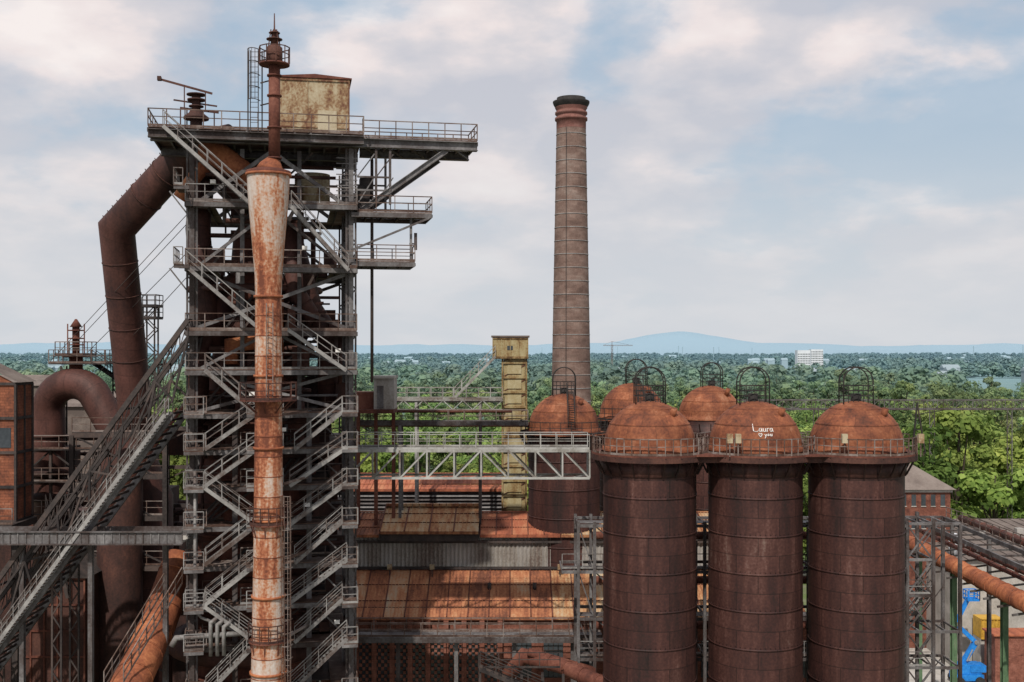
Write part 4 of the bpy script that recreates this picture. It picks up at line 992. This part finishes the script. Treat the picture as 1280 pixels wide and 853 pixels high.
# steel-framed brick hall at left edge
t=Thing('brick_bunker_building'); b=t.p('walls',M['brick_orange']); f=t.p('steel_frame',M['steel_dark']); r=t.p('roof',M['slate']); g_=t.p('windows',M['glass'])
D=79.; x1=X(20,D); x0=x1-14; zb,ztp=Z(652,D),Z(480,D); dp=2.6
b.box(x0,x1,D,D+dp,zb,ztp)
n=len(r.v); xm=x1-4; r.v+=[(x0,D-.3,ztp+2.3),(xm,D-.3,ztp+2.2),(x1+.3,D-.3,ztp+.1),(x0,D+dp+.2,ztp+2.3),(xm,D+dp+.2,ztp+2.2),(x1+.3,D+dp+.2,ztp+.1)]
r.face((n,n+1,n+4,n+3)); r.face((n+1,n+2,n+5,n+4))
n=len(b.v); b.v+=[(x0,D,ztp+.005),(x1,D,ztp+.005),(xm,D,ztp+2.1),(x0,D,ztp+2.2)]; b.face((n,n+1,n+2,n+3),.5,[(x0,0),(x1,0),(xm,2.5),(x0,2.7)])
for i in range(6):
    x=x1-i*1.6; f.hcol((x,D-.05,zb),(x,D-.05,ztp),.16)
for i in range(5): zz=zb+(ztp-zb)*i/4; f.beam((x0,D-.06,zz),(x1,D-.06,zz),.14,.2); f.beam((x1+.05,D,zz),(x1+.05,D+dp,zz),.14,.2)
f.beam((x1+.05,D+dp,zb),(x1+.05,D+dp,ztp),.14); f.beam((x1+.05,D+dp/2,zb),(x1+.05,D+dp/2,ztp),.1)
for i in range(4): g_.box(x1-1.35-i*1.6,x1-.35-i*1.6,D-.04,D-.005,zb+5.2,zb+6.6)
f.box(x0,x1+.4,D-1.5,D+dp,zb-.5,zb-.02); rl=t.p('railing',M['rail_rust']); rl.rail([(x0,D-1.5,zb),(x1+.4,D-1.5,zb)],1.1,.05)
for i in range(4): f.hcol((x1-i*3.6,D,0),(x1-i*3.6,D,zb-.5),.4)
b.box(x0,x1-3,D+.5,D+dp-.1,0,zb-.6,.1)
f.stairs((x1+2.6,D+3,zb-6),(x1+1,D+3,zb+.5),.8)
t.done()
t=Thing('ore_shed'); b=t.p('walls',M['rust_dark']); r=t.p('roof',M['steel_dark']); f=t.p('frame',M['rust_mid']); D=82
x0,x1=X(22,D),X(106,D); zt_=Z(722,D); b.box(x0,x1,D,D+5,0,zt_); n=len(r.v); xm=(x0+x1)/2
r.v+=[(x0-.3,D-.3,zt_),(xm,D-.3,zt_+1.5),(x1+.3,D-.3,zt_),(x0-.3,D+5.3,zt_),(xm,D+5.3,zt_+1.5),(x1+.3,D+5.3,zt_)]; r.face((n,n+1,n+4,n+3)); r.face((n+1,n+2,n+5,n+4)); r.face((n,n+2,n+1))
for i in range(6): x=x0+(x1-x0)*i/5; f.beam((x,D-.05,0),(x,D-.05,zt_),.12)
for i in range(4): f.beam((x0,D-.06,zt_-1.9*i-.1),(x1,D-.06,zt_-1.9*i-.1),.1,.14)
b.box(X(90,88),X(235,88),90,95,0,Z(735,90),.2)
b.box(X(-60,104),X(232,104),102,110,0,Z(640,104),.3)
t.done()
for (u0,u1,vt,D) in ((20,130,492,170),(-60,60,470,230)):
    t=Thing('industrial_shed'); b=t.p('walls',M['slate']); r=t.p('roof',M['slate']); x0,x1=X(u0,D),X(u1,D); z=Z(vt,D)
    b.box(x0,x1,D,D+18,0,z-2,0); n=len(r.v); r.v+=[(x0,D-.5,z-2),(x1,D-.5,z-2),(x1,D+9,z),(x0,D+9,z),(x1,D+18.5,z-2),(x0,D+18.5,z-2)]; r.face((n,n+1,n+2,n+3)); r.face((n+3,n+2,n+4,n+5)); t.done()

# =============================== right-hand side ==========================================
t=Thing('steel_frame_tower'); fr=t.p('frame',M['steel']); rl=t.p('railings',M['galv']); D=88; x0,x1=X(1133,D),X(1200,D)
for x in (x0,(x0+x1)/2,x1):
    for y in (D,D+3.5): fr.hcol((x,y,0),(x,y,Z(648 if x<x1 else 655,D)),.24)
vs=[655,700,745,790,835,880]
for v in vs:
    z=Z(v,D)
    for y in (D,D+3.5): fr.beam((x0,y,z),(x1 if v<700 or v>780 else (x0+x1)/2,y,z),.16,.2)
    for i in range(5): x=x0+(x1-x0)*i/4; fr.beam((x,D,z),(x,D+3.5,z),.1,.14) if v<700 or v>780 or i<3 else None
    rl.rail([(x0,D-.02,z+.15),((x0+x1)/2,D-.02,z+.15)],1.1,.045) if v in(745,835) else None
for a,b in zip(vs[:-1],vs[1:]):
    xm=(x0+x1)/2; fr.beam((x0,D,Z(a,D)),(xm,D,Z(b,D)),.11); fr.beam((xm,D+.03,Z(a,D)),(x0,D+.03,Z(b,D)),.11); fr.beam((x1,D+3.5,Z(a,D)),(xm,D+3.5,Z(b,D)),.07)
rl.stairs((x0+.3,D+2,Z(790,D)),((x0+x1)/2+.5,D+2,Z(745,D)),.9)
t.done()
t=Thing('brick_house'); b=t.p('walls',M['brick']); r=t.p('hip_roof',M['slate']); g_=t.p('windows',M['glass']); tr=t.p('cornice',M['concrete']); D=150
x0,x1=X(1060,D),X(1188,D); z=Z(612,D); b.box(x0,x1,D,D+14,0,z); n=len(r.v)
r.v+=[(x0-.6,D-.6,z+.01),(x1+.6,D-.6,z+.01),(x1+.6,D+14.6,z+.01),(x0-.6,D+14.6,z+.01),(x0+5,D+7,z+4),(x1-5,D+7,z+4)]
for f in ((0,1,5,4),(1,2,5),(2,3,4,5),(3,0,4)): r.face(tuple(n+k for k in f),.8)
tr.beam((x0-.2,D-.15,z-.2),(x1+.2,D-.15,z-.2),.3,.3)
for i in range(10):
    x=x0+.7+i*1.3
    for zz in (z-2.2,z-5.2,z-8.4): g_.box(x,x+.6,D-.03,D-.004,zz,zz+1.5); tr.box(x-.05,x+.65,D-.1,D-.032,zz-.12,zz-.01)
t.done()
t=Thing('workshop_building'); b=t.p('walls',M['concrete']); r=t.p('roof',M['slate']); sk=t.p('skylights',M['corr']); D=140; x0,x1=X(1195,D),X(1420,D); z=Z(700,D)
b.box(x0,x1,D,D+26,0,z-.1); n=len(r.v); r.v+=[(x0-.5,D-.5,z),(x1,D-.5,z),(x1,D+26,z+1.2),(x0-.5,D+26,z+1.2)]; r.face((n,n+1,n+2,n+3),.5)
for i in range(3): sk.box(x0+4+i*5.2,x0+5+i*5.2,D+15,D+16,z+.6,z+1.5)
for i in range(16): r.beam((x0+i*1.5,D-.5,z+.04),(x0+i*1.5,D+26,z+1.24),.1,.1,.1)
v_=t.p('roof_vent',M['plaster']); v_.tube([(X(1203,D),D+3,z),(X(1203,D),D+3,z+2.3)],.55,14); v_.tube([(X(1203,D),D+3,z+2.3),(X(1203,D),D+3,z+2.8)],[.75,.5],14)
t.done()
t=Thing('brick_workshop'); b=t.p('walls',M['brick']); r=t.p('roof',M['roof_red']); D=132; x0,x1=X(1244,D),X(1330,D); z=Z(795,D)
b.box(x0,x1,D,D+3,0,z); r.box(x0-.3,x1,D-.3,D+3,z+.004,z+.2); t.done()
t=Thing('pipe_rack'); st=t.p('trestles',M['steel']); pp=t.p('main_pipe',M['rust_orange']); p2=t.p('small_pipes',M['rust_mid']); rl=t.p('railing',M['rail_rust'])
A=Vector((X(1140,112),112,Z(680,112))); B=Vector((X(1290,82),82,Z(758,82))); d=B-A; B2=A+d*1.4
pp.tube([A+Vector((-6,6,1.2)),A,B2],.72,24,True,2.6,.3)
for k,(dx,dz,r_) in enumerate(((1.6,1.0,.22),(2.9,1.0,.3))): p2.tube([A+Vector((dx,2,dz)),B2+Vector((dx,2,dz))],r_,10,True,2.5)
for k,(dx,dz) in enumerate(((1.2,2.0),(4.2,2.0))):
    st.beam(A+Vector((dx,2,dz)),B2+Vector((dx,2,dz)),.16,.35)
rl.rail([A+Vector((4.2,2,2.3)),B2+Vector((4.2,2,2.3))],1.1,.05,1.6)
p2.tube([A+Vector((6.5,4,2.0)),B2+Vector((6.5,4,2.0))],.35,12,True,2.5)
n=14
for i in range(n+1):
    q=A.lerp(B2,i/n); st.beam(q+Vector((1,2,1.8)),q+Vector((7,4,1.6)),.12,.16); st.beam(q+Vector((-1,1,-.9)),q+Vector((4.5,2,-.4)),.12,.16)
gp=t.p('green_posts',M['green'])
for k in (.08,.42,.82,1.2):
    q=A+d*k; gp.hcol((q.x,q.y,0),(q.x,q.y,q.z-.7),.45); st.hcol((q.x+4,q.y+2,0),(q.x+4,q.y+2,q.z+2),.3)
t.done()
# boom lift
t=Thing('boom_lift'); D=134.; cx=X(1208,D); bl=t.p('chassis_and_boom',M['blue']); ty=t.p('wheels',M['tyre']); bk=t.p('basket',M['blue']); gy=t.p('hydraulics',M['galv'])
bl.box(cx-1.7,cx+1.7,D-1,D+1,.6,1.3); bl.box(cx-1.3,cx+1.5,D-.8,D+.8,1.32,2.5); bl.box(cx+.2,cx+2.0,D-.9,D+.9,1.6,2.4)
for x in (-1.2,1.2):
    for y in (-1.15,1.15): ty.tube([(cx+x,D+y-.2,.55),(cx+x,D+y+.2,.55)],.55,18)
J=[(cx-.5,D,2.4),(cx+1.1,D,5.0),(cx-1.3,D,7.2),(cx+.2,D,10.2)]
for a,b,w in zip(J[:-1],J[1:],(.5,.42,.36)): bl.beam(a,b,w,w*1.2)
for q in J[1:3]: gy.tube([(q[0],D-.4,q[2]),(q[0],D+.4,q[2])],.26,10)
gy.beam((cx-.1,D-.35,2.8),(cx+.6,D-.35,4.2),.12)
bk.box(cx-.1,cx+1.3,D-.7,D+.7,10.0,10.12); bk.rail([(cx-.1,D-.7,10.1),(cx+1.3,D-.7,10.1),(cx+1.3,D+.7,10.1),(cx-.1,D+.7,10.1)],1.1,.08,.65,True,True)
t.done()
t=Thing('yellow_container'); b=t.p('body',M['yellow']); x0,x1=X(1214,140),X(1242,140); D=137
corr(b,x0,x1,D+.05,4.6,7.0,.4,.05); b.box(x0,x1,D+.12,D+2.5,4.6,7.0); b.beam((x0,D,7.0),(x1,D,7.0),.12); b.beam((x0,D,4.6),(x1,D,4.6),.12); s_=t.p('support',M['concrete']); s_.box(x0,x1,D+.2,D+2.5,0,4.55); t.done()
